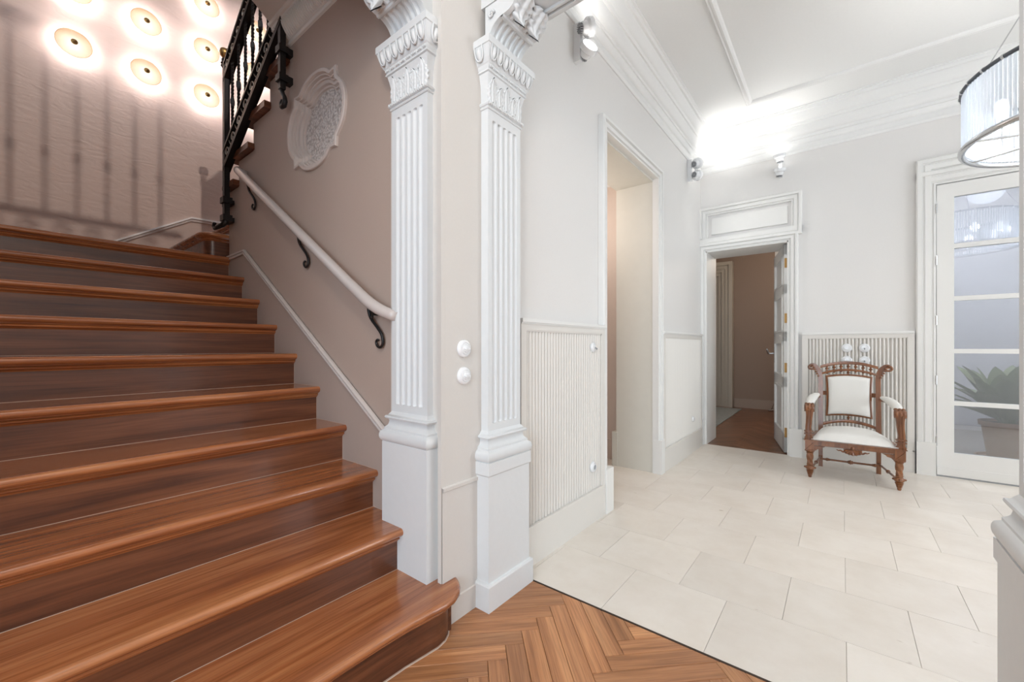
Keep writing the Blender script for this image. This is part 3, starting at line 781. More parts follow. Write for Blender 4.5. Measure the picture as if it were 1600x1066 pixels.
# ------------------------------------------------------------------ wall handrail
hr = thing('stair_handrail', 'pale painted handrail fixed along the taupe stair wall on scroll brackets', 'handrail', (-2.4, YS, 1.7))
P = [(-3.33, 1.13, 2.352), (-3.325, 1.10, 2.355), (-3.30, 1.075, 2.352), (-3.26, 1.07, 2.330), (-2.505, 1.07, 1.845), (-1.85, 1.07, 1.425), (-1.796, 1.07, 1.392), (-1.73, 1.07, 1.351), (-1.669, 1.07, 1.316), (-1.625, 1.078, 1.292), (-1.590, 1.092, 1.274), (-1.560, 1.105, 1.262), (-1.53, 1.118, 1.252)]
G().tube(P, .0265, 16).mk('rail', 'rail_paint', hr, 2)
for x in (-3.20, -2.44, -1.72):
    zr = 2.33-.642*(x+3.26) if x < -1.8 else 1.345
    y = 1.098; g = G()
    s = [(x, YS, zr-.07), (x-.004, 1.125, zr-.072), (x-.005, y, zr-.03), (x-.002, y-.012, zr-.012), (x+.0, 1.078, zr-.02)]
    g.tube(s, .008, 8)
    # long S with a curl at the foot
    s = [(x-.03, 1.115, zr-.01), (x-.034, 1.115, zr-.05), (x-.02, 1.118, zr-.09), (x+.02, 1.122, zr-.13), (x+.055, 1.124, zr-.165), (x+.066, 1.125, zr-.195), (x+.060, 1.125, zr-.218), (x+.040, 1.125, zr-.228), (x+.020, 1.125, zr-.220), (x+.014, 1.124, zr-.202), (x+.026, 1.123, zr-.192), (x+.038, 1.122, zr-.198)]
    sm = []
    for i in range(len(s)-1):
        for q in range(3):
            t = q/3; p0 = Vector(s[max(i-1, 0)]); p1 = Vector(s[i]); p2 = Vector(s[i+1]); p3 = Vector(s[min(i+2, len(s)-1)])
            sm.append(.5*((2*p1)+(p2-p0)*t+(2*p0-5*p1+4*p2-p3)*t*t+(3*p1-p0-3*p2+p3)*t**3))
    n = len(sm); g.tube(sm, [.0085-.003*i/n for i in range(n)], 8)
    s = [(x-.02, 1.118, zr-.085), (x+.012, 1.105, zr-.088), (x+.035, 1.09, zr-.08), (x+.045, 1.078, zr-.062), (x+.036, 1.075, zr-.045), (x+.024, 1.078, zr-.052)]
    g.tube(s, .0055, 7)
    g.mk('scroll_bracket', 'iron', hr, 2)

# ------------------------------------------------------------------ wrought-iron railing of the upper flight
rl = thing('iron_stair_railing', 'black wrought iron railing with twisted bars and scroll bands on upper flight', 'railing', (-3.1, 1.09, 2.6))
YRL = 1.085
def zb(x): return 2.470+.640*(x+3.5)
def zt_(x): return 3.125+.665*(x+3.5)
def slopebar(g, f, x0, x1, dz, hgt, y0, y1):
    g.add([(x, y, f(x)+dz+h) for x in (x0, x1) for y in (y0, y1) for h in (0, hgt)], [(0, 1, 3, 2), (4, 6, 7, 5), (0, 4, 5, 1), (2, 3, 7, 6), (0, 2, 6, 4), (1, 5, 7, 3)])
def scrollband(par, f, x0, x1, hb, nm, pitch=.115):
    g = G(); slopebar(g, f, x0, x1, 0, .030, YRL-.020, YRL+.030); slopebar(g, f, x0, x1, hb-.02, .022, YRL-.020, YRL+.030)
    slopebar(g, f, x0, x1, .0, hb, YRL+.014, YRL+.024)
    g.mk(nm+'_rail', 'iron', par)
    g = G(); slopebar(g, f, x0, x1, .028, .004, YRL-.0215, YRL-.018); slopebar(g, f, x0, x1, hb-.020, .003, YRL-.0215, YRL-.018); g.mk(nm+'_rail_edge', 'steel', par)
    x = x0+.06
    while x < x1:
        g = G(); c = Vector((x, YRL-.010, f(x)+hb*.5+.006)); r0 = (hb-.06)*.5; pts = []
        for q in range(18):
            a = -PI/2+q/17*2.6*PI; rr = r0*(1-q/20); pts.append(c+Vector((rr*math.cos(a), 0, rr*math.sin(a))))
        tail = [Vector((x-pitch*.62, YRL-.010, f(x-pitch*.62)+hb-.028)), Vector((x-pitch*.45, YRL-.010, f(x-pitch*.45)+hb*.58)), Vector((x-pitch*.2, YRL-.010, f(x-pitch*.2)+.045))]
        g.tube(tail+pts, .0032, 5, flat=(1.8, 1)).mk('scroll', 'steel', par, 2)
        x += pitch
scrollband(rl, zb, -3.575, -2.60, .155, 'lower')
scrollband(rl, zt_, -3.575, -2.85, .135, 'upper', .105)
def baluster(par, x, y, z0, z1, zk, tw=62, name='twisted_baluster'):
    g = G(); n = max(24, int((z1-z0)/.009)); rows = []
    for i in range(n+1):
        z = z0+(z1-z0)*i/n; d = abs(z-zk); r = .0105
        if d < .020: r = .0175
        elif d < .034: r = .013
        a = (z-z0)*tw if d > .034 else (zk-z0)*tw
        rows.append([(x+r*math.cos(a+PI/2*k+PI/4), y+r*math.sin(a+PI/2*k+PI/4), z) for k in range(4)])
    g.grid(rows, True, True); return g.mk(name, 'iron', par)
for i, x in enumerate((-3.436, -3.316, -3.190, -3.066, -2.940, -2.815, -2.69)):
    zk = zb(x)+.37+(.0 if i % 1 == 0 else 0)
    baluster(rl, x, YRL, zb(x)+.15, zt_(x)+.01, zk)
# newel with collars, clamps and curled foot
g = G(); g.box(-3.585, -3.545, YRL-.018, YRL+.018, 2.06, 3.20)
g.mk('newel_post', 'iron', rl)
for z in (2.20, 2.07): G().box(-3.60, -3.53, YRL-.030, YRL+.030, z-.022, z+.022).box(-3.69, -3.57, YRL+.01, YRL+.075, z-.016, z+.016).mk('clamp', 'iron', rl)
s = [(-3.565, YRL, 2.06), (-3.56, YRL, 2.02), (-3.60, YRL, 1.985), (-3.655, YRL, 1.97), (-3.675, YRL-.0, 1.99), (-3.66, YRL, 2.01), (-3.645, YRL, 2.0)]
s = [(-3.565, YRL, 2.08), (-3.555, YRL-.01, 2.03), (-3.58, YRL-.015, 1.995), (-3.62, YRL-.02, 1.972), (-3.66, YRL-.025, 1.972), (-3.675, YRL-.025, 1.992), (-3.66, YRL-.025, 2.01), (-3.64, YRL-.025, 2.005)]
s = [(-3.565, YRL, 2.07), (-3.555, YRL-.005, 2.04), (-3.575, YRL-.02, 2.02), (-3.61, YRL-.04, 2.005), (-3.66, YRL-.045, 2.000), (-3.69, YRL-.045, 2.02), (-3.675, YRL-.045, 2.045), (-3.65, YRL-.045, 2.036)]
G().tube(s, [.022, .021, .018, .015, .012, .010, .010, .010], 8).mk('curled_foot', 'iron', rl, 2)
g = G(); g.lathe([(.018, 0), (.026, .01), (.018, .02), (.026, .03), (.018, .04), (.020, .06), (.010, .07)], (-3.60, YRL, 3.20), 10); g.mk('newel_collar', 'iron', rl, 1)
g = G(); g.lathe([(.008, 0), (.012, .008), (.026, .02), (.033, .045), (.026, .07), (.001, .078)], (-3.60, YRL, 3.265), 14); g.mk('brass_ball', 'brass', rl, 2)
# end strut with clamps and curl near the ceiling
g = G(); g.box(-2.640, -2.606, YRL-.016, YRL+.016, 2.66, 3.08); g.mk('end_strut', 'iron', rl)
for z in (2.895, 2.725): G().box(-2.652, -2.594, YRL-.026, YRL+.026, z-.020, z+.020).box(-2.645, -2.60, YRL+.01, YRL+.075, z-.02, z+.02).mk('clamp', 'iron', rl)
s = [(-2.623, YRL, 2.69), (-2.625, YRL, 2.655), (-2.608, YRL, 2.625), (-2.585, YRL, 2.60), (-2.578, YRL, 2.573), (-2.595, YRL, 2.553), (-2.622, YRL, 2.556), (-2.630, YRL, 2.576), (-2.615, YRL, 2.590), (-2.603, YRL, 2.582)]
G().tube(s, [.014, .014, .013, .013, .014, .015, .015, .013, .011, .009], 8).mk('curled_foot', 'iron', rl, 2)

# gallery railing on the upper floor (out of frame, throws its shadow on the landing wall)
gr = setting('trim_4', (-2.39, 0, 3.42), 'upper gallery railing whose shadow falls on the landing wall')
xg = -2.40
g = G(); y0g, y1g = -1.9, .80
g.box(xg-.015, xg+.015, y0g, y1g, 3.325, 3.345).box(xg-.015, xg+.015, y0g, y1g, 3.45, 3.472).box(xg-.03, xg+.03, y0g, y1g, 4.30, 4.35)
y = y0g+.02
while y < y1g:
    g.box(xg-.007, xg+.007, y-.007, y+.007, 3.47, 4.31); g.box(xg-.013, xg+.013, y-.013, y+.013, 3.73, 3.77)
    y += .1035
y = y0g+.04
while y < y1g-.06:
    pts = [(xg, y+.036*math.cos(a)*(1-a/12), 3.395+.036*math.sin(a)*(1-a/12)) for a in [q/20*2.7*PI for q in range(21)]]
    g.tube(pts, .006, 4); y += .105
g.mk('gallery_railing', 'iron', gr)

# ------------------------------------------------------------------ round wall lamps above the landing
CN = ['leftmost', 'second', 'third', 'fourth']
disc = None; k = 0
names = {
 (0, 0): 'round glowing wall lamp, leftmost fully visible one above the stairs',
 (0, 1): 'round glowing wall lamp cut off by the top edge, left column',
 (1, 0): 'round glowing wall lamp, lower of the two in the second column',
 (1, 1): 'round glowing wall lamp, upper of the two in the second column',
 (2, 0): 'round glowing wall lamp, lowest of three just left of the railing',
 (2, 1): 'round glowing wall lamp, middle of three beside the brass newel ball',
 (2, 2): 'round glowing wall lamp, top of three left of the railing, cut by the frame',
 (3, 0): 'round glowing wall lamp half hidden behind the lower rail and a tread end',
 (3, 1): 'round glowing wall lamp behind the twisted bars, middle one of that column',
 (3, 2): 'round glowing wall lamp behind the twisted bars near the vestibule ceiling'}
proto = {}
for (i, j), lab in names.items():
    y = [.405, .835, 1.270, 1.700][i]; z = 3.49+.43*j
    t = thing('wall_lamp', lab, 'wall lamp', (XL, y, z), 'round disc wall lamps above the landing')
    if not proto:
        g = G(); n = 36; R = .102
        rows = [[(XL+.085-.028*((r/R)**2), y+r*math.cos(2*PI*q/n), z+r*math.sin(2*PI*q/n)) for q in range(n)] for r in (.012, .04, .06, .085, R)]
        rows += [[(XL+.054, y+(R)*math.cos(2*PI*q/n), z+R*math.sin(2*PI*q/n)) for q in range(n)], [(XL+.080, y+.03*math.cos(2*PI*q/n), z+.03*math.sin(2*PI*q/n)) for q in range(n)]]
        a = g.grid(rows, True).mk('lamp_disc', 'disc', t, 1)
        # local origin at the disc centre so its glow pattern is local
        g = G(); pts = [(XL+.056, y+(R+.001)*math.cos(2*PI*q/n), z+(R+.001)*math.sin(2*PI*q/n)) for q in range(n+1)]
        b = g.tube(pts, .0018, 5).mk('rim', 'brass', t, 2)
        g = G(); g.lathe([(.012, 0), (.012, .078), (.020, .084), (.020, .088), (.009, .092), (.009, .100), (.001, .104)], (XL, y, z), 14, 'x')
        c = g.mk('centre_knob', 'brass', t, 1)
        g = G(); g.lathe([(.045, 0), (.045, .012), (.001, .014)], (XL, y, z), 20, 'x'); d = g.mk('backplate', 'brass', t, 1)
        proto = {'parts': [a, b, c, d]}
    else:
        for p in proto['parts']: child_copy(p, t)
    light('POINT', 'lamp_bulb', (XL+.052, y, z), 14, (.95, .95, 1), .02)

# ------------------------------------------------------------------ hall joinery: reeded wainscots, casings, baseboards
def wains(name, a, b, axis, plane, wall, sgn, zc=1.262, pitch=.0275, cap_end=True, stile=.045):
    """panel between a and b; axis 'y': lies on x=plane facing +X; axis 'x': lies on y=plane facing -Y"""
    t = setting(name, (plane, (a+b)/2, 0) if axis == 'y' else ((a+b)/2, plane, 0))
    def B(g, u0, u1, d0, d1, z0, z1):   # d outward from plane
        if axis == 'y': g.box(plane+d0, plane+d1, u0, u1, z0, z1)
        else: g.box(u0, u1, plane-d1, plane-d0, z0, z1)
        return g
    dw = abs(plane-wall)
    B(G(), a, b, -dw-.01, -.0235, 0, zc-.02).mk('backing', 'ivory', t)
    g = G(); B(g, a, a+stile, -dw, 0, .20, 1.205); B(g, b-stile, b, -dw, 0, .20, 1.205); B(g, a, b, -dw+.002, 0, 1.205, zc-.026)
    g.mk('panel_frame', 'ivory', t)
    g = G(); B(g, a-.001, b, -dw, .012, zc-.018, zc)
    B(g, a, b, -dw, .005, zc-.026, zc-.018); g.mk('cap_rail', 'white', t)
    g = G(); e = .006   # inner bead around the reeds
    B(g, a+stile, a+stile+e, -.018, -.004, .20, 1.205); B(g, b-stile-e, b-stile, -.018, -.004, .20, 1.205); B(g, a+stile, b-stile, -.018, -.004, 1.198, 1.205)
    g.mk('inner_bead', 'ivory', t)
    n = int((b-a-2*stile-2*e)/pitch); w = (b-a-2*stile-2*e)/n; g = G(); rows = []
    for k in range(n):
        for q in range(7):
            f = q/6; u_ = a+stile+e+w*(k+f); d = -.0230+.0180*math.sin(PI*f)**.75 if 0 < q < 6 else -.0230
            rows.append((u_, d))
    R = [[((plane+d, u_, z) if axis == 'y' else (u_, plane-d, z)) for u_, d in rows] for z in (.195, 1.202)]
    g.grid(R).mk('reeded_board', 'ivory', t, 1)
    g = G(); B(g, a, b, -.02, .004, 0, .185)
    if axis == 'y': g.add([(plane+.004, a, .185), (plane+.004, b, .185), (plane, b, .205), (plane, a, .205)], [(0, 1, 2, 3)])
    g.mk('baseboard', 'ivory', t)
    g = G(); B(g, a+stile*.6, b-stile*.3, -.006, .007, .184, .206); g.mk('base_cap', 'ivory', t)
    return t
wains('trim_5', 1.632, 2.556, 'y', XF, XW, 1)
wains('trim_6', 3.735, 5.02, 'y', XF, XW, 1, pitch=.0275)
wains('trim_7', -.315, .505, 'x', YF, YB, 1, zc=1.262)

def casing(name, path, w, plane, axis, face_d, par=None, mat='white', plz=.29, nsteps=1):
    """door casing: moulded band of width w outside the opening path (list of (u,z)), 3 steps"""
    t = setting(name, ((plane, path[0][0], 0) if axis == 'y' else (path[0][0], plane, 0))) if par is None else par
    prof = [(0, -.03), (0, face_d*.55), (.10, face_d*.62), (.14, face_d*.45), (.2, face_d*.45), (.24, face_d*.75), (.55, face_d*.8), (.60, face_d*.62), (.66, face_d*.62), (.70, face_d), (.93, face_d), (1.0, face_d*.8), (1.0, -.03)]
    rows = []
    n = len(path)
    for i, p in enumerate(path):
        a = Vector(path[max(i-1, 0)]); b = Vector(path[min(i+1, n-1)]); c = Vector(p)
        d1 = (c-a).normalized() if i else (b-c).normalized(); d2 = (b-c).normalized() if i < n-1 else d1
        n1 = Vector((-d1.y, d1.x)); n2 = Vector((-d2.y, d2.x)); m = n1+n2; m = m/(m.length_squared/2)
        R = []
        for s, o in prof:
            q = c+m*(s*w); R.append((plane+o, q.x, q.y) if axis == 'y' else (q.x, plane-o, q.y))
        rows.append(R)
    G().grid(rows).mk('casing', mat, t, 0)
    return t
# left doorway in the left wall (opening Y 2.635..3.655, top 2.60)
c1 = casing('trim_8', [(2.635, 0), (2.635, 2.60), (3.655, 2.60), (3.655, 0)], .085, XW, 'y', .045)
g = G(); g.box(XW-.02, XF+.010, 2.566, 2.672, 0, .295).mk('plinth_block', 'white', c1)
G().box(XW-.02, XF+.008, 3.650, 3.735, 0, .295).mk('plinth_block', 'white', c1)
G().box(-1.66, XW-.03, 3.662, 3.70, 0, 2.60).box(-1.66, XW-.03, 2.60, 2.638, 0, 2.60).mk('door_jamb', 'stone_jamb', c1)
G().box(-1.66, XW-.03, 2.60, 3.70, 2.585, 2.62).mk('head_jamb', 'stone_jamb', c1)
G().box(-1.70, -1.645, 3.655, 3.74, 0, .32).mk('far_plinth', 'stone_jamb', c1)
# corridor behind
G().box(-3.4, -1.645, 3.86, 4.0, 0, 3.0).box(-3.5, -3.4, 2.6, 4.0, 0, 3.0).mk('wall_corridor', 'corridor')
G().box(-3.5, -1.64, 2.6, 4.0, 2.72, 2.85).mk('ceiling_corridor', 'ceiling')
G().box(-3.4, -1.645, 3.845, 3.86, 0, .20).mk('baseboard_corridor', 'corridor')
G().box(-3.5, -2.2, 2.62, 3.86, -.05, 0).mk('floor_corridor', 'tile')
# doorway at the left of the back wall with its over-panel
c2 = casing('trim_9', [(-.431, 0), (-.431, 2.215), (-1.227, 2.215), (-1.227, 0)][::-1], .085, YB, 'x', .042)
c3 = casing('trim_10', [(-1.205, 2.36), (-1.205, 2.62), (-.405, 2.62), (-.405, 2.36), (-1.205, 2.36)], .09, YB, 'x', .04)
g = G(); g.box(-1.30, -.315, YB-.028, YB+.01, 2.29, 2.36).mk('over_panel_rail', 'white', c3)
g = G(); g.box(-1.17, -.44, YB-.010, YB+.01, 2.395, 2.585).mk('raised_panel', 'white', c3)
bevel(c3.children[-1], .008, 2)
g = G(); g.box(-.420, -.312, YB-.062, YB+.01, 0, .285).mk('plinth_block', 'white', c2)
G().box(-1.30, -1.236, YB-.055, YB+.01, 0, .285).mk('plinth_block', 'white', c2)
G().box(-1.238, -1.215, YB-.02, YBB+.01, 0, 2.215).box(-.443, -.42, YB-.02, YBB+.01, 0, 2.215).box(-1.238, -.42, YB-.02, YBB+.01, 2.203, 2.225).mk('door_jamb', 'white', c2)
# glazed door casing
c4 = casing('trim_11', [(.640, 0), (.640, 2.53), (2.21, 2.53), (2.21, 0)], .125, YB, 'x', .045)
c5 = casing('trim_12', [(.640, 2.60), (.640, 2.64), (2.21, 2.64), (2.21, 2.60)], .125, YB, 'x', .046)
g = G(); g.box(.515, .637, YB-.062, YB+.01, 0, .285).mk('plinth_block', 'white', c4)

# ------------------------------------------------------------------ hall cornice and ceiling frame
cp = [(0, 3.100), (.008, 3.100), (.014, 3.108), (.018, 3.120), (.012, 3.128), (.012, 3.172), (.020, 3.176), (.030, 3.190), (.036, 3.212), (.036, 3.222), (.044, 3.226), (.044, 3.252), (.052, 3.256), (.066, 3.272), (.076, 3.300), (.082, 3.330), (.082, 3.342), (.092, 3.346), (.098, 3.362), (.098, 3.372), (.108, 3.378), (.120, 3.400), (.130, 3.428), (.136, 3.455), (.150, 3.460), (.156, 3.472), (.156, 3.486), (.168, 3.490), (.168, 3.502)]
co = setting('trim_13', (0, 3.4, 3.3))
G().sweep(cp, [(XW, 1.60), (XW, YB), (XR, YB), (XR, 1.60)], 1).mk('cornice', 'ceiling', co, 1)
cf = setting('trim_14', (0, 3.4, ZC))
fp = [(-.030, ZC+.001), (-.030, ZC-.010), (-.022, ZC-.018), (-.010, ZC-.014), (-.004, ZC-.020), (.010, ZC-.024), (.022, ZC-.016), (.028, ZC-.006), (.030, ZC+.001)]
G().sweep(fp, [(-.705, 2.10), (-.705, 4.60), (2.78, 4.60), (2.78, 2.10)], 1, True).mk('ceiling_frame', 'ceiling', cf)

# ------------------------------------------------------------------ switches and sockets
def roundel(name, label, cat, loc, n, group, r=.040, kind='switch'):
    """round porcelain fitting; n outward normal axis: '+x' or '-y'"""
    t = thing(name, label, cat, loc, group)
    ax = 'x' if n == '+x' else 'y'; s = 1 if n == '+x' else -1
    def L(g, prof): g.lathe([(a, b*s) for a, b in prof], loc, 24, ax)
    g = G(); L(g, [(r, 0), (r, .006), (r*.97, .010), (r*.86, .013), (r*.70, .015), (r*.66, .013), (r*.62, .016), (r*.3, .017), (.0005, .017)]); g.mk('round_plate', 'porcelain', t, 1)
    g = G()
    if kind == 'switch':
        L(g, [(r*.42, .016), (r*.42, .020), (r*.36, .022), (.0005, .022)])
        if ax == 'x': g.box(loc[0]+.02, loc[0]+.030, loc[1]-r*.32, loc[1]+r*.32, loc[2]-.0035, loc[2]+.0035)
        else: g.box(loc[0]-r*.32, loc[0]+r*.32, loc[1]-.030, loc[1]-.02, loc[2]-.0035, loc[2]+.0035)
        g.mk('rotary_toggle', 'porcelain', t, 1)
    elif kind == 'lever':
        L(g, [(r*.30, .016), (r*.30, .020), (.0005, .021)]); g.mk('collar', 'porcelain', t, 1)
        g = G(); c = Vector(loc); d = Vector((s, 0, 0)) if ax == 'x' else Vector((0, s, 0))
        g.tube([c+d*.018, c+d*.028+Vector((0, 0, -.006)), c+d*.034+Vector((0, 0, -.012))], [.004, .005, .005], 8); g.mk('toggle', 'greyplastic', t, 1)
    else:
        L(g, [(r*.52, .0165), (r*.52, .0175), (.0005, .0175)]); g.mk('socket_insert', 'greyplastic', t)
        g = G(); L(g, [(r*.60, .014), (r*.60, .021), (r*.50, .021), (r*.50, .014)]); g.mk('socket_ring', 'porcelain', t, 1)
    return t
roundel('light_switch', 'round white switch on the pier, upper of the two between the pilasters', 'light switch', (-1.24, 1.232, 1.112), '+x', 'round switches on the pier', .037)
roundel('light_switch', 'round white switch on the pier, lower of the two between the pilasters', 'light switch', (-1.24, 1.232, .999), '+x', 'round switches on the pier', .037)
XK = XF-.009
roundel('light_switch', 'round white switch at the top of the reeded panel beside the doorway', 'light switch', (XK, 2.395, 1.116), '+x', 'fittings on the left reeded panel', .032, 'lever')
roundel('power_socket', 'round white socket low on the reeded panel beside the near doorway', 'socket', (XK, 2.395, .352), '+x', 'fittings on the left reeded panel', .034, 'socket')
roundel('power_socket', 'small white socket low on the far left wainscot by the open door', 'socket', (XK, 4.66, .350), '+x', None, .028, 'socket')
YK = YF+.009
for (x, z, lab) in ((.036, 1.108, 'upper left'), (.166, 1.108, 'upper right'), (.036, .991, 'lower left'), (.166, .991, 'lower right')):
    roundel('light_switch', 'round white switch behind the armchair back, %s of the four' % lab, 'light switch', (x, YK, z), '-y', 'four switches above the armchair', .042, 'lever' if 'right' in lab else 'switch')

# ------------------------------------------------------------------ wall spotlights (two round heads each)
def spot_head(par, c, d, r=.055, front=True, nm='spot_head'):
    c = Vector(c); d = Vector(d).normalized()
    q = d.to_track_quat('Z', 'Y'); g = G()
    def T(x, y, z): return c+q @ Vector((x, y, z))
    def LA(g, prof, n=24): g.grid([[T(r_*math.cos(2*PI*k/n), r_*math.sin(2*PI*k/n), h) for k in range(n)] for r_, h in prof], True, True)
    LA(g, [(r*.55, -.050), (r*.62, -.045), (r*.70, -.020), (r, -.010), (r, .018), (r*.88, .020), (r*.86, .010)])
    o = g.mk(nm, 'porcelain', par, 1)
    g = G(); LA(g, [(r*.84, .008), (r*.84, .0115), (r*.4, .0125)]); g.mk('lens', 'bulb', o)
    g = G()
    for k in range(14):
        a = 2*PI*k/14; g.add([T(r*.50*math.cos(a-.08), r*.50*math.sin(a-.08), -.066), T(r*.50*math.cos(a+.08), r*.50*math.sin(a+.08), -.066), T(r*.50*math.cos(a+.08), r*.50*math.sin(a+.08), -.045), T(r*.50*math.cos(a-.08), r*.50*math.sin(a-.08), -.045),
              T(r*.2*math.cos(a-.2), r*.2*math.sin(a-.2), -.066), T(r*.2*math.cos(a+.2), r*.2*math.sin(a+.2), -.066), T(r*.2*math.cos(a+.2), r*.2*math.sin(a+.2), -.045), T(r*.2*math.cos(a-.2), r*.2*math.sin(a-.2), -.045)],
              [(0, 1, 2, 3), (4, 5, 6, 7), (0, 1, 5, 4), (2, 3, 7, 6), (0, 3, 7, 4), (1, 2, 6, 5)])
    g.mk('heat_sink', 'greyplastic', o)
    return o
def spotlight(label, base, along, n, hts, dirs, w=.03):
    """base: wall point at bracket centre; n outward normal"""
    b = Vector(base); n = Vector(n)
    t = thing('wall_spotlight', label, 'spotlight', base, 'double-headed spotlights on the hall walls')
    a = Vector(along); g = G(); hh = .115
    c = [b+a*s*.5*w+Vector((0, 0, z))+n*d for s in (-1, 1) for z in (-hh, hh) for d in (0, .045)]
    g.add(c, [(0, 1, 3, 2), (4, 6, 7, 5), (0, 4, 5, 1), (2, 3, 7, 6), (0, 2, 6, 4), (1, 5, 7, 3)]); g.mk('bracket', 'porcelain', t)
    for z, d in zip(hts, dirs):
        c = b+n*.095+Vector((0, 0, z))
        G().tube([b+n*.04+Vector((0, 0, z)), c], .006, 6).mk('pivot_arm', 'chrome', t)
        spot_head(t, c, d)
    return t
spotlight('white double spotlight high on the left wall beside the corbel', (XW, 2.235, 2.975), (0, 1, 0), (1, 0, 0), (.062, -.062), ((.55, .75, .28), (.72, -.35, .35)))
spotlight('white double spotlight high on the left wall near the far corner', (XW, 4.62, 2.985), (0, 1, 0), (1, 0, 0), (.062, -.062), ((.35, .85, .35), (.30, .9, .12)))
spotlight('white double spotlight on the back wall above the open door', (-.50, YB, 3.0), (1, 0, 0), (0, -1, 0), (.075, -.065), ((-.05, -.15, .95), (.1, -.25, .9)))
light('SPOT', 'spot_up', (-1.05, 2.25, 3.06), 3, (1, .98, .96), .04, aim=(-1.05, 2.3, 3.5), cone=2.6, blend=1)
light('SPOT', 'spot_side', (-1.1, 2.22, 2.92), 16, (1, .98, .96), .05, aim=(2.5, 2.2, 1.5), cone=2.2, blend=1)
light('SPOT', 'spot_up', (-1.05, 4.78, 3.06), 4.5, (1, .98, .96), .04, aim=(-.9, 4.95, 3.5), cone=2.7, blend=1)
light('SPOT', 'spot_side', (-1.1, 4.66, 2.95), 10, (1, .98, .96), .05, aim=(.5, 4.6, 0), cone=2.2, blend=1)
light('SPOT', 'spot_up', (-.50, 4.95, 3.10), 2.2, (1, .98, .96), .04, aim=(-.45, 4.7, 3.5), cone=2.5, blend=1)

# ------------------------------------------------------------------ chandelier
CX, CY, CR = 1.03, 3.411, .497; CZ0, CZ1 = 2.224, 2.548
ch = thing('chandelier', 'large round chandelier of clear glass rods in a grey metal ring frame', 'chandelier', (CX, CY, ZC))
def ring(r, z, t, n=72): return [(CX+r*math.cos(2*PI*k/n), CY+r*math.sin(2*PI*k/n), z) for k in range(n+1)]
G().tube(ring(CR, CZ0, 0), .016, 10).mk('lower_ring', 'chrome', ch, 2)
M['darkmetal'] = paint('dark_grey_metal', (.12, .13, .145), .3, 0, 40, .05, metal=.9)
G().tube(ring(CR, CZ1+.008, 0), .011, 10).mk('upper_ring', 'darkmetal', ch, 2)
g = G()
for k in range(30):
    a = 2*PI*k/30; c = Vector((CX+CR*math.cos(a), CY+CR*math.sin(a), CZ1+.008)); d = Vector((-math.sin(a), math.cos(a), 0))
    g.tube([c-d*.006, c+d*.006], .0145, 8)
g.mk('ring_clip', 'chrome', ch)
G().tube(ring(.085, CZ0, 0, 36), .014, 8).mk('hub_ring', 'chrome', ch, 2)
for k in range(8):
    a = 2*PI*k/8+.25; G().tube([(CX+.095*math.cos(a), CY+.095*math.sin(a), CZ0), (CX+(CR-.01)*math.cos(a), CY+(CR-.01)*math.sin(a), CZ0)], .007, 8).mk('spoke', 'chrome', ch)
for k in range(4):
    a = 2*PI*k/4+.4; G().tube([(CX+CR*.98*math.cos(a), CY+CR*.98*math.sin(a), CZ1), (CX, CY, ZC-.05)], .003, 5).mk('suspension_wire', 'chrome', ch)
G().lathe([(.07, 0), (.07, -.02), (.03, -.03), (.001, -.03)], (CX, CY, ZC), 20).mk('ceiling_rose', 'chrome', ch, 1)
n = 150; rod = None
for k in range(n):
    a = 2*PI*k/n; x, y = CX+(CR-.006)*math.cos(a), CY+(CR-.006)*math.sin(a)
    if rod is None:
        g = G(); z0 = CZ0+.016; L = CZ1-z0-.004
        g.lathe([(.0075, 0), (.0075, L), (.001, L+.003)], (x, y, z0), 6); rod = g.mk('glass_rod', 'rod', ch, 0); x00, y00 = x, y
    else:
        child_copy(rod, ch, (x-x00, y-y00, 0))
for k in range(10):
    a = 2*PI*k/10+.1; x, y = CX+.36*math.cos(a), CY+.36*math.sin(a)
    G().lathe([(.001, -.055), (.022, -.04), (.028, 0), (.022, .04), (.001, .055)], (x, y, CZ0+.17), 12).mk('bulb', 'candle', ch, 2)
    G().tube([(x, y, CZ0), (x, y, CZ0+.12)], .004, 6).mk('bulb_stem', 'chrome', ch)
    if k % 2 == 0: light('POINT', 'chandelier_light', (x, y, CZ0+.17), 35, (1, .97, .92), .031)

# ------------------------------------------------------------------ doors
# open panelled leaf at the back wall
d1 = thing('door_1', None, None, (-.437, 5.20, 0)); d1['kind'] = 'structure'
ang = math.atan2(.72, -.165)
def LD(u, n, z):   # u along leaf from hinge, n to its left-hand (visible) side
    c, s = math.cos(ang), math.sin(ang); return (-.437+u*c-n*s, 5.20+u*s+n*c, z)
def lbox(g, u0, u1, n0, n1, z0, z1):
    v = [LD(u, n, z) for u in (u0, u1) for n in (n0, n1) for z in (z0, z1)]
    return g.add(v, [(0, 1, 3, 2), (4, 6, 7, 5), (0, 4, 5, 1), (2, 3, 7, 6), (0, 2, 6, 4), (1, 5, 7, 3)])
g = G(); W1 = .76
zr = [(0.01, .20), (.70, .80), (1.18, 1.28), (1.68, 1.78), (2.09, 2.195)]
for a, b in zr: lbox(g, 0, W1, 0, .04, a, b)
lbox(g, 0, .10, 0, .04, .01, 2.195); lbox(g, W1-.10, W1, 0, .04, .01, 2.195)
g.mk('door_frame', 'white', d1)
for i in range(4):
    a, b = zr[i][1], zr[i+1][0]
    g = G(); lbox(g, .10, W1-.10, .012, .028, a, b).mk('door_panel', 'white', d1)
    g = G(); e = .022
    for q in ((.10, .10+e, a, b), (W1-.10-e, W1-.10, a, b), (.10, W1-.10, a, a+e), (.10, W1-.10, b-e, b)):
        lbox(g, q[0], q[1], .026, .048, q[2], q[3])
    g.mk('panel_moulding', 'white', d1)
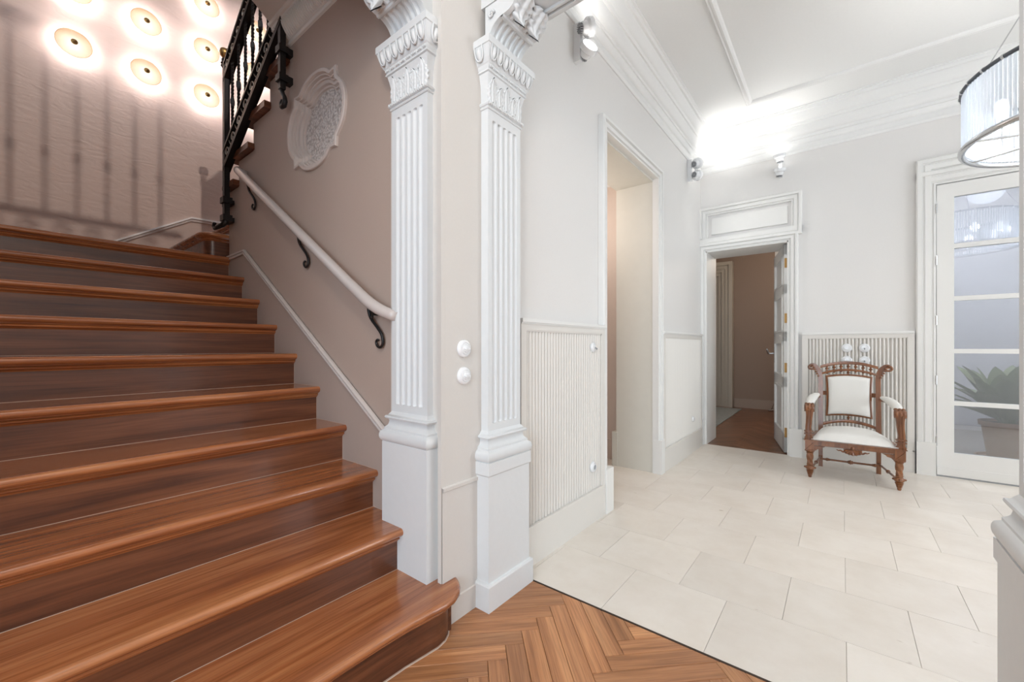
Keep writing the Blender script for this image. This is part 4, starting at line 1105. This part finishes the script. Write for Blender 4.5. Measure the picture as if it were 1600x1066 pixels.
for z in (.22, .90, 1.42, 2.0):
    g = G(); v = []
    lbox(g, -.006, .0, .006, .036, z-.05, z+.05); g.mk('brass_hinge', 'brass', d1)
g = G(); c = Vector(LD(W1-.05, .045, 1.04)); nn = Vector(LD(0, 1, 0))-Vector(LD(0, 0, 0)); uu = Vector(LD(1, 0, 0))-Vector(LD(0, 0, 0))
g.tube([c, c+nn*.055], .009, 8); g.tube([c+nn*.055, c+nn*.06-uu*.02, c+nn*.075-uu*.07+Vector((0, 0, .02)), c+nn*.085-uu*.11+Vector((0, 0, .05))], [.009, .012, .013, .008], 8)
g.mk('lever_handle', 'chrome', d1, 1)
g = G(); lbox(g, W1-.065, W1-.035, .04, .046, .93, 1.12); g.mk('escutcheon', 'chrome', d1)
# glazed double door: left leaf in view, right leaf beyond the frame
def glazed(name, x0, x1, hinge_left):
    t = thing(name, None, None, (x0, YB, 0)); t['kind'] = 'structure'
    y0, y1 = YB-.022, YB+.022; px0, px1 = x0+.105, x1-.105
    rails = [(.012, .212), (.618, .655), (1.064, 1.102), (1.513, 1.552), (1.962, 2.000), (2.405, 2.520)]
    g = G(); g.box(x0, px0, y0, y1, .012, 2.52).box(px1, x1, y0, y1, .012, 2.52)
    g.mk('stile', 'white', t)
    for i, (a, b) in enumerate(rails):
        G().box(px0, px1, y0+(0 if i in (0, 5) else .004), y1, a, b).mk('rail' if i in (0, 5) else 'glazing_bar', 'white', t)
    G().box(x0+.002, x1-.002, y0-.006, y0, .012, .085).mk('weather_board', 'white', t)
    for i in range(5):
        a, b = rails[i][1], rails[i+1][0]
        G().box(px0, px1, YB-.002, YB+.002, a, b).mk('glass_pane', 'pane', t)
    for z in (.30, .83, 1.35, 1.87, 2.32):
        x = x0-.003 if hinge_left else x1+.003
        G().lathe([(.006, -.04), (.006, .04)], (x, y0-.004, z), 8).mk('hinge', 'chrome', t, 1)
    return t
glazed('door_2', .645, 1.425, True); glazed('door_3', 1.43, 2.205, False)
G().box(.64, 2.21, YB-.03, YB+.03, -.001, .010).mk('trim_15', 'greyplastic')

# ------------------------------------------------------------------ far room behind the open door
fr = setting('floor_far_room')
G().box(-2.6, .6, YB, 9.0, -.06, -.022).mk('subfloor', 'subfloor', fr)
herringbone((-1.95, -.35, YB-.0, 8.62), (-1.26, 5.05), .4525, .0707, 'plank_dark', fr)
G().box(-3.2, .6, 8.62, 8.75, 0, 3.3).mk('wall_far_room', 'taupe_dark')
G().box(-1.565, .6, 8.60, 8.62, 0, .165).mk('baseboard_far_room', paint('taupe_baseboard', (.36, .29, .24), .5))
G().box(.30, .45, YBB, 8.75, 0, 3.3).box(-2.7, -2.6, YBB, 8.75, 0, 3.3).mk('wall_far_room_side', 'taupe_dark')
G().box(-2.7, .5, YBB, 8.75, 3.2, 3.3).mk('ceiling_far_room', 'ceiling')
G().box(-.665, -.60, 6.2, 6.3, 0, 2.45).mk('trim_16', 'white')
M['cream'] = paint('cream_casing_paint', (.50, .46, .39), .45, 0, 20, .02)
t = setting('door_4', (-1.8, 8.6, 0))
g = G()
for i, y in enumerate((8.49, 8.515, 8.53, 8.555, 8.58)):
    x1 = -1.577-.062*i; zt4 = 2.70-.062*i; g.box(x1-.062, x1, y, 8.619, 0, zt4); g.box(-2.55, x1-.062, y, 8.619, zt4-.062, zt4)
g.mk('casing', 'cream', t)
g = G(); g.box(-2.45, -1.88, 8.60, 8.63, 0, 2.4).mk('door_leaf', 'cream', t)
for z in (.4, 1.0, 1.6, 2.2): G().box(-1.90, -1.888, 8.570, 8.60, z-.04, z+.04).mk('hinge', 'chrome', t)
g = G(); poly = [(-1.99, 6.02), (-1.40, 6.02), (-1.335, 6.0), (-1.39, 7.1), (-1.40, 8.34), (-1.99, 8.34)]
tag(G().prism([(-2.3, 6.02), (-1.375, 6.02), (-1.385, 7.2), (-1.40, 8.34), (-2.3, 8.34)], .001, .012, 'xy').mk('woven_rug', 'rug'), 'grey woven rug edge on the dark wood floor of the far room', 'rug')
ds = thing('door_stay', 'thin white door stay on the dark floor by the far room skirting', 'door stay', (-1.0, 8.40, 0))
G().tube([(-1.0, 8.40, .012), (-.93, 8.44, .02)], .014, 8).mk('foot', 'chrome', ds, 1)
G().tube([(-.96, 8.42, .02), (-.86, 8.46, .30)], .005, 6).mk('rod', 'chrome', ds, 1)

# ------------------------------------------------------------------ plant room behind the glazed doors
G().box(.45, 3.4, YB+.03, 8.9, -.05, -.0).mk('floor_plant_room', 'grey_floor')
G().box(.45, 3.4, 8.2, 8.3, 0, 3.2).box(3.3, 3.4, YBB, 8.3, 0, 3.2).box(.45, .62, YBB, 8.3, 0, 3.2).mk('wall_plant_room', 'lilac')
G().box(.45, 3.4, YBB, 8.3, 3.2, 3.3).mk('ceiling_plant_room', 'ceiling')
pc = (1.28, 6.25)
pl = thing('potted_plant', 'large leafy plant in a terracotta pot seen through the glazed door', 'plant', (pc[0], pc[1], 0))
G().lathe([(.13, 0), (.135, .01), (.175, .33), (.195, .335), (.198, .38), (.180, .382), (.172, .345), (.001, .345)], (pc[0], pc[1], 0), 28).mk('pot', 'terracotta', pl, 1)
G().lathe([(.20, 0), (.215, .004), (.225, .028), (.21, .028), (.20, .012), (.001, .012)], (pc[0], pc[1], 0), 28).mk('saucer', 'terracotta', pl, 1)
G().lathe([(.172, .352), (.1, .358), (.001, .36)], (pc[0], pc[1], 0), 20).mk('soil', 'soil', pl)
rnd = random.Random(5)
for k in range(64):
    a = 2*PI*k*.381966; hgt = rnd.uniform(.22, .72); reach = rnd.uniform(.08, .46); w = rnd.uniform(.06, .10)
    base = Vector((pc[0]+.05*math.cos(a), pc[1]+.05*math.sin(a), .35)); d = Vector((math.cos(a), math.sin(a), 0)); s = Vector((-math.sin(a), math.cos(a), 0))
    rows = []
    for i in range(11):
        t = i/10; c = base+d*(reach*t**1.3)+Vector((0, 0, hgt*(1.15*t-.25*t*t*(1+reach))))
        wd = .004 if t < .25 else max(.0015, w*math.sin(PI*((t-.25)/.75)**.75)**.8)
        rows.append([c+s*wd+Vector((0, 0, .012*wd/w)), c+s*wd*.5-Vector((0, 0, .004)), c-Vector((0, 0, .012*wd/w)), c-s*wd*.5-Vector((0, 0, .004)), c-s*wd+Vector((0, 0, .012*wd/w))])
    G().grid(rows).mk('leaf', 'leaf', pl, 2)

# ------------------------------------------------------------------ carved armchair
CHX, CHY = .058, 4.635; CRZ = math.radians(2.4)
chr_ = thing('carved_armchair', 'carved walnut armchair with white upholstered seat, back and arm pads', 'armchair', (0, 0, 0))
CP = None
def cw(mesh_name, g, mat, smooth=0, parent=None):
    """chair part in chair-local coordinates (x right, y to the back, z up)"""
    o = mk(mesh_name, g.v, g.f, mat, parent or chr_, smooth); return o
def smoothpts(s, k=4):
    sm = []
    for i in range(len(s)-1):
        p0 = Vector(s[max(i-1, 0)]); p1 = Vector(s[i]); p2 = Vector(s[i+1]); p3 = Vector(s[min(i+2, len(s)-1)])
        for q in range(k):
            t = q/k; sm.append(.5*((2*p1)+(p2-p0)*t+(2*p0-5*p1+4*p2-p3)*t*t+(3*p1-p0-3*p2+p3)*t**3))
    return sm+[Vector(s[-1])]
YF_, YBk = -.235, .235
FH, BH = .285, .205
# seat frame: front rail, side rails, back rail with thin projecting lip
g = G()
def trap(g, z0, z1, e=0, inner=.05):
    fx, bx = FH+.028+e, BH+.025+e; y0, y1 = YF_-.030-e, YBk+.02+e
    o = [(-fx, y0), (fx, y0), (bx, y1), (-bx, y1)]; i_ = [(-fx+inner, y0+inner), (fx-inner, y0+inner), (bx-inner, y1-inner), (-bx+inner, y1-inner)]
    v = [(x, y, z) for z in (z0, z1) for x, y in o+i_]
    f = []
    for k in range(4):
        n = (k+1) % 4; f += [(k, n, n+8, k+8), (k+4, n+4, n+12, k+12), (k, n, n+4, k+4), (k+8, n+8, n+12, k+12)]
    g.add(v, f)
trap(g, .288, .318); trap(g, .318, .325, .012); trap(g, .281, .288, -.006)
o = cw('seat_frame', g, 'chairwood')
# corner blocks, brackets and carved crest on the apron
for sx in (-1, 1):
    g = G(); g.box(sx*FH-.032, sx*FH+.032, YF_-.034, YF_+.030, .235, .322)
    g.tube([(sx*FH-.024, YF_-.036, .242), (sx*FH+.024, YF_-.036, .300)], .004, 5); g.tube([(sx*FH-.028, YF_-.035, .240), (sx*FH+.028, YF_-.035, .240)], .004, 5)
    g.lathe([(.036, 0), (.036, .008), (.028, .012)], (sx*FH, YF_, .225), 12)
    cw('corner_block', g, 'chairwood')
    g = G(); x0 = sx*(FH-.030); g.prism([(x0, .276), (x0, .238), (x0-sx*.012, .236), (x0-sx*.022, .248), (x0-sx*.045, .254), (x0-sx*.055, .266), (x0-sx*.075, .276)], YF_-.022, YF_-.004)
    cw('corner_bracket', g, 'chairwood')
g = G()
for k in range(7):
    a = PI+PI*(k+.5)/7; c = (0, YF_-.036, .275); g.tube([Vector(c)+Vector((.008*math.cos(a), 0, .008*math.sin(a))), Vector(c)+Vector((.045*math.cos(a)*1.1, -.004, .036*math.sin(a))), Vector(c)+Vector((.054*math.cos(a)*1.1, 0, .042*math.sin(a)))], [.006, .010, .004], 6)
for sx in (-1, 1):
    g.tube(smoothpts([(sx*.04, YF_-.034, .262), (sx*.062, YF_-.036, .256), (sx*.078, YF_-.036, .266), (sx*.090, YF_-.034, .262), (sx*.104, YF_-.032, .270)], 3), [.009-.0005*i for i in range(13)], 6)
g.lathe([(.001, -.018), (.011, -.010), (.014, 0), (.011, .010), (.001, .018)], (0, YF_-.036, .290), 8)
g.prism([(-.06, .28), (-.05, .245), (0, .232), (.05, .245), (.06, .28)], YF_-.034, YF_-.02)
cw('carved_shell', g, 'chairwood', 1)
# front legs: tapering spiral, studded ball, ringed foot
for sx in (-1, 1):
    x, y = sx*(FH-.002), YF_
    g = G(); rows = []
    prof = [(.0345, .238), (.033, .228), (.024, .224), (.028, .218), (.024, .212)]
    for r, h in prof: rows.append([(x+r*math.cos(2*PI*k/24), y+r*math.sin(2*PI*k/24), h) for k in range(24)])
    for i in range(22):
        h = .210-.095*i/21; r0 = .0255-.0065*i/21
        rows.append([(x+(r0+.0028*math.cos(4*(2*PI*k/24)+h*110))*math.cos(2*PI*k/24), y+(r0+.0028*math.cos(4*(2*PI*k/24)+h*110))*math.sin(2*PI*k/24), h) for k in range(24)])
    for r, h in [(.024, .112), (.024, .106), (.018, .103), (.028, .096), (.033, .084), (.030, .072), (.019, .064), (.027, .060), (.027, .056), (.018, .053), (.024, .049), (.024, .045), (.016, .042), (.021, .038), (.021, .034), (.014, .031), (.018, .027), (.018, .023), (.012, .020), (.014, .012), (.010, .0)]:
        rows.append([(x+r*math.cos(2*PI*k/24), y+r*math.sin(2*PI*k/24), h) for k in range(24)])
    g.grid(rows, True, True); lg = cw('front_leg', g, 'chairwood', 1)
    g = G()
    for a in (0, PI/2, PI, 3*PI/2):
        c = Vector((x+.034*math.cos(a+.0), y+.034*math.sin(a), .085)); g.lathe([(.001, -.009), (.008, -.006), (.010, 0), (.008, .006), (.001, .009)], c, 8)
    cw('leg_stud', g, 'chairwood', 2, lg)
# back posts (square leg below, post above, flared scroll ear)
for sx in (-1, 1):
    x = sx*BH; path = smoothpts([(x, YBk-.005, 0), (x, YBk-.002, .2), (x, YBk, .34), (x*1.0, YBk+.012, .50), (x*1.0, YBk+.028, .70), (x*1.0, YBk+.040, .82), (x*1.03, YBk+.045, .875), (x*1.12, YBk+.045, .920), (x*1.26, YBk+.045, .946), (x*1.38, YBk+.045, .944)], 4)
    n = len(path); g = G(); rows = []
    for i, p in enumerate(path):
        t = (path[min(i+1, n-1)]-path[max(i-1, 0)]).normalized(); yv = Vector((0, 1, 0)); u = yv.cross(t).normalized(); v = t.cross(u)
        hw = .016 if p.z < .30 else .018; hd = .016
        if i > n-12: hw = .018-.003*(i-(n-12))/12
        rows.append([p+u*hw-v*hd, p+u*hw+v*hd, p-u*hw+v*hd, p-u*hw-v*hd])
    g.grid(rows, True, True); cw('back_post', g, 'chairwood', 1)
    g = G(); c = Vector((x*1.32, YBk+.024, .924))
    pts = [c+Vector((sx*.026*math.cos(a)*(1-a/13), 0, .022*math.sin(a)*(1-a/13))) for a in [PI*.75+q/16*2.4*PI*-1+0*PI for q in range(17)]]
    pts = [c+Vector((sx*(.032*(1-q/20))*math.cos(PI*.6-q/16*2.6*PI), 0, (.026*(1-q/20))*math.sin(PI*.6-q/16*2.6*PI))) for q in range(17)]
    g.tube(pts, .009, 7)
    for q in range(4): g.lathe([(.001, -.010), (.011-.001*q, -.006), (.013-.001*q, 0), (.001, .010)], (x*(1.22-.045*q)-sx*.0, YBk+.024, .905-.020*q), 8)
    cw('scroll_ear', g, 'chairwood', 2)
# crest rails
def arch(x0, x1, y, ze, zm, hgt, dep, n=16):
    rows = []
    for i in range(n+1):
        f = -1+2*i/n; x = x0+(x1-x0)*i/n; z = zm-(zm-ze)*f*f
        rows.append([(x, y-dep/2, z-hgt/2), (x, y-dep/2-.004, z), (x, y-dep/2, z+hgt/2), (x, y+dep/2, z+hgt/2), (x, y+dep/2, z-hgt/2)])
    return rows
YC = YBk+.043
cw('crest_rail', G().grid(arch(-BH-.002, BH+.002, YC, .930, .972, .026, .024), True, True), 'chairwood', 1)
cw('middle_rail', G().grid(arch(-BH+.01, BH-.01, YC-.002, .868, .907, .020, .022), True, True), 'chairwood', 1)
cw('lower_rail', G().grid(arch(-BH+.01, BH-.01, YBk+.010, .395, .440, .026, .024), True, True), 'chairwood', 1)
def spindle(x, z0, z1, y, nm='turned_spindle'):
    h = z1-z0; g = G(); g.lathe([(.009, 0), (.006, h*.15), (.005, h*.3), (.013, h*.42), (.015, h*.5), (.013, h*.58), (.005, h*.7), (.006, h*.85), (.009, h)], (x, y, z0), 8); cw(nm, g, 'chairwood', 1)
for k in range(-3, 4):
    x = k*.052; f = x/BH; spindle(x, .907-.039*f*f+.008, .972-.042*f*f-.010, YC)
    if k: 
        g = G(); g.lathe([(.001, -.011), (.006, -.009), (.011, 0)], (x, YC-.002, .897-.039*f*f), 8); cw('drop_bead', g, 'chairwood', 1)
spindle(0, .868, .898, YC-.002); spindle(0, .452, .488, YBk+.014)
# pad frame and upholstered back
def curved_frame(s, w, h0, zt, zb_, yt, yb):
    """closed outline; top and bottom edges bowed upward"""
    P = []; n = 10
    for i in range(n+1): f = -1+2*i/n; P.append((w*1.0*f*s, zt-(.018)*f*f-(1-s)*.15))
    for i in range(1, n): f = i/n; P.append((w*(1-.04*math.sin(PI*f))*s, (zt-.018-(1-s)*.15)+(zb_-.016+(1-s)*.15-(zt-.018-(1-s)*.15))*f))
    for i in range(n+1): f = 1-2*i/n; P.append((w*1.0*f*s, zb_-.016*f*f+(1-s)*.15))
    for i in range(1, n): f = i/n; P.append((-w*(1-.04*math.sin(PI*f))*s, (zb_-.016+(1-s)*.15)+(zt-.018-(1-s)*.15-(zb_-.016+(1-s)*.15))*f))
    return P
def yat(z): return YBk+.010+(z-.44)*.070
g = G(); rows = []
for s, dy in ((1.0, -.012), (1.0, .012), (.90, .012), (.90, -.012), (.95, -.016), (1.0, -.012)):
    rows.append([(x, yat(z)+dy, z) for x, z in curved_frame(s, .168, 0, .868, .490, 0, 0)])
g.grid(rows, True); cw('pad_frame', g, 'chairwood', 1)
g = G(); rows = []
for s, dy in ((.905, -.010), (.89, -.020), (.85, -.029), (.72, -.036), (.45, -.040), (.15, -.041)):
    rows.append([(x*1.0, yat(z)+dy, z) for x, z in [(a*s/.905, .679+(b-.679)*s/.905) for a, b in curved_frame(.905, .168, 0, .868, .490, 0, 0)]])
g.grid(rows, True, True); cw('back_pad', g, 'upholstery', 2)
g = G(); g.prism(curved_frame(.90, .168, 0, .868, .490, 0, 0), YBk+.024, YBk+.030); cw('back_board', g, 'upholstery')
for sx in (-1, 1):
    g = G(); z = .686; g.box(sx*.160, sx*.190, yat(z)-.012, yat(z)+.012, z-.018, z+.018) if sx > 0 else g.box(-.190, -.160, yat(z)-.012, yat(z)+.012, z-.018, z+.018)
    for q in range(4): g.tube([(sx*(.163+.007*q), yat(z)-.013, z-.018), (sx*(.163+.007*q), yat(z)-.013, z+.018)], .0035, 5)
    cw('fluted_block', g, 'chairwood')
# seat cushion: domed
g = G(); rows = []; N_ = 20
for i in range(N_+1):
    row = []
    for j in range(N_+1):
        u, v = -1+2*i/N_, -1+2*j/N_
        hw = (FH-.012)+(BH-.005-FH+.012)*((v+1)/2); x = u*hw; y = YF_-.020+(v+1)/2*(YBk-YF_+.012)
        e = (1-abs(u)**6)*(1-abs(v)**6); dome = .058*(e**.42)+.035*math.cos(u*PI/2)*math.cos(v*PI/2*.9)
        row.append((x, y, .330+dome))
    rows.append(row)
g.grid(rows)
rim = [rows[0][j] for j in range(N_+1)]+[rows[i][N_] for i in range(1, N_+1)]+[rows[N_][j] for j in range(N_-1, -1, -1)]+[rows[i][0] for i in range(N_-1, 0, -1)]
g.grid([rim, [(p[0], p[1], .318) for p in rim]], True)
sc = cw('seat_cushion', g, 'upholstery', 2)
g = G(); g.tube([(p[0]*1.005, p[1]*1.005, .3315) for p in rim]+[(rim[0][0]*1.005, rim[0][1]*1.005, .3315)], .004, 6); cw('piping', g, 'upholstery', 2, sc)
# arms: curved support, scroll hand, pad, rear wood
for sx in (-1, 1):
    xf = sx*(FH+.006)
    path = smoothpts([(xf, YF_+.004, .320), (xf, YF_+.002, .36), (xf+sx*.004, YF_+.004, .42), (xf, YF_+.006, .48), (xf-sx*.004, YF_-.002, .545), (xf-sx*.004, YF_-.010, .585)], 4)
    n = len(path); rows = []
    for i, p in enumerate(path):
        w = .028-.007*math.sin(PI*min(1, i/n*1.1)); d = .024
        if i < 3: w = .031
        rows.append([p+Vector((a*w, b*d, 0)) for a, b in ((-1, -1), (-.4, -1.12), (-.3, -.98), (.3, -.98), (.4, -1.12), (1, -1), (1, 1), (-1, 1))])
    g = G().grid(rows, True, True)
    for z in (.395, .372): g.box(xf-.033, xf+.033, YF_-.030, YF_+.026, z-.004, z+.004)
    cw('arm_support', g, 'chairwood', 1)
    g = G()   # gadrooned scroll hand
    for q in range(3):
        xx = xf-sx*.004+(q-1)*.022; pts = [(xx, YF_-.006+.026*math.cos(a)*(1-a/16), .592+.026*math.sin(a)*(1-a/16)) for a in [-.6-0+w_/14*2.3*PI for w_ in range(15)]]
        g.tube([(xx, YF_+.05, .622)]+[(xx, YF_+.02, .626)]+[(p[0], 2*(YF_-.006)-p[1] if False else p[1], p[2]) for p in pts[3:]], .0125, 8)
    g.lathe([(.030, -.036), (.030, .036)], (xf-sx*.004, YF_-.006, .592), 14, 'x')
    cw('scroll_hand', g, 'chairwood', 2)
    a0 = Vector((xf-sx*.006, YF_+.015, .606)); a1 = Vector((sx*(BH+.012), YBk+.015, .652))
    g = G(); g.tube(smoothpts([a0, a0+(a1-a0)*.35+Vector((sx*.012, 0, .006)), a0+(a1-a0)*.7+Vector((sx*.010, 0, .012)), a1], 4), .013, 8); cw('arm_rail', g, 'chairwood', 1)
    path = smoothpts([a0+Vector((0, .005, .018)), a0+(a1-a0)*.3+Vector((sx*.012, 0, .026)), a0+(a1-a0)*.6+Vector((sx*.012, 0, .032)), a0+(a1-a0)*.93+Vector((sx*.004, 0, .026))], 5); n = len(path)
    g = G(); g.tube(path, [.036*math.sin(PI*min(.97, max(.06, (.10+.86*i/(n-1)))))**.45 for i in range(n)], 14, flat=(1, .78)); cw('arm_pad', g, 'upholstery', 2)
# stretchers
def stretcher(a, b, nm, cols=(.12, .5, .88)):
    a = Vector(a); b = Vector(b); n = 60; pts = []; rs = []
    for i in range(n+1):
        t = i/n; r = .0085
        for c in cols:
            d = abs(t-c)
            if d < .012: r = .016 if c != .5 else .022
            elif d < .035: r = max(r, .012 if c != .5 else .015)
        pts.append(a+(b-a)*t); rs.append(r)
    g = G(); g.tube(pts, rs, 8); cw(nm, g, 'chairwood', 1)
for sx in (-1, 1): stretcher((sx*(FH-.02), YF_+.02, .088), (sx*BH, YBk-.01, .088), 'side_stretcher', (.42,))
stretcher((-BH-.004, YBk-.085, .086), (BH+.020, YBk-.085, .086), 'cross_stretcher')
chr_.location = (CHX, CHY, 0); chr_.rotation_euler = (0, 0, CRZ)

for o in list(COL.objects):
    if o.parent is None and o.type in ('MESH', 'EMPTY') and not o.get('category') and not o.get('kind'): o['kind'] = 'structure'
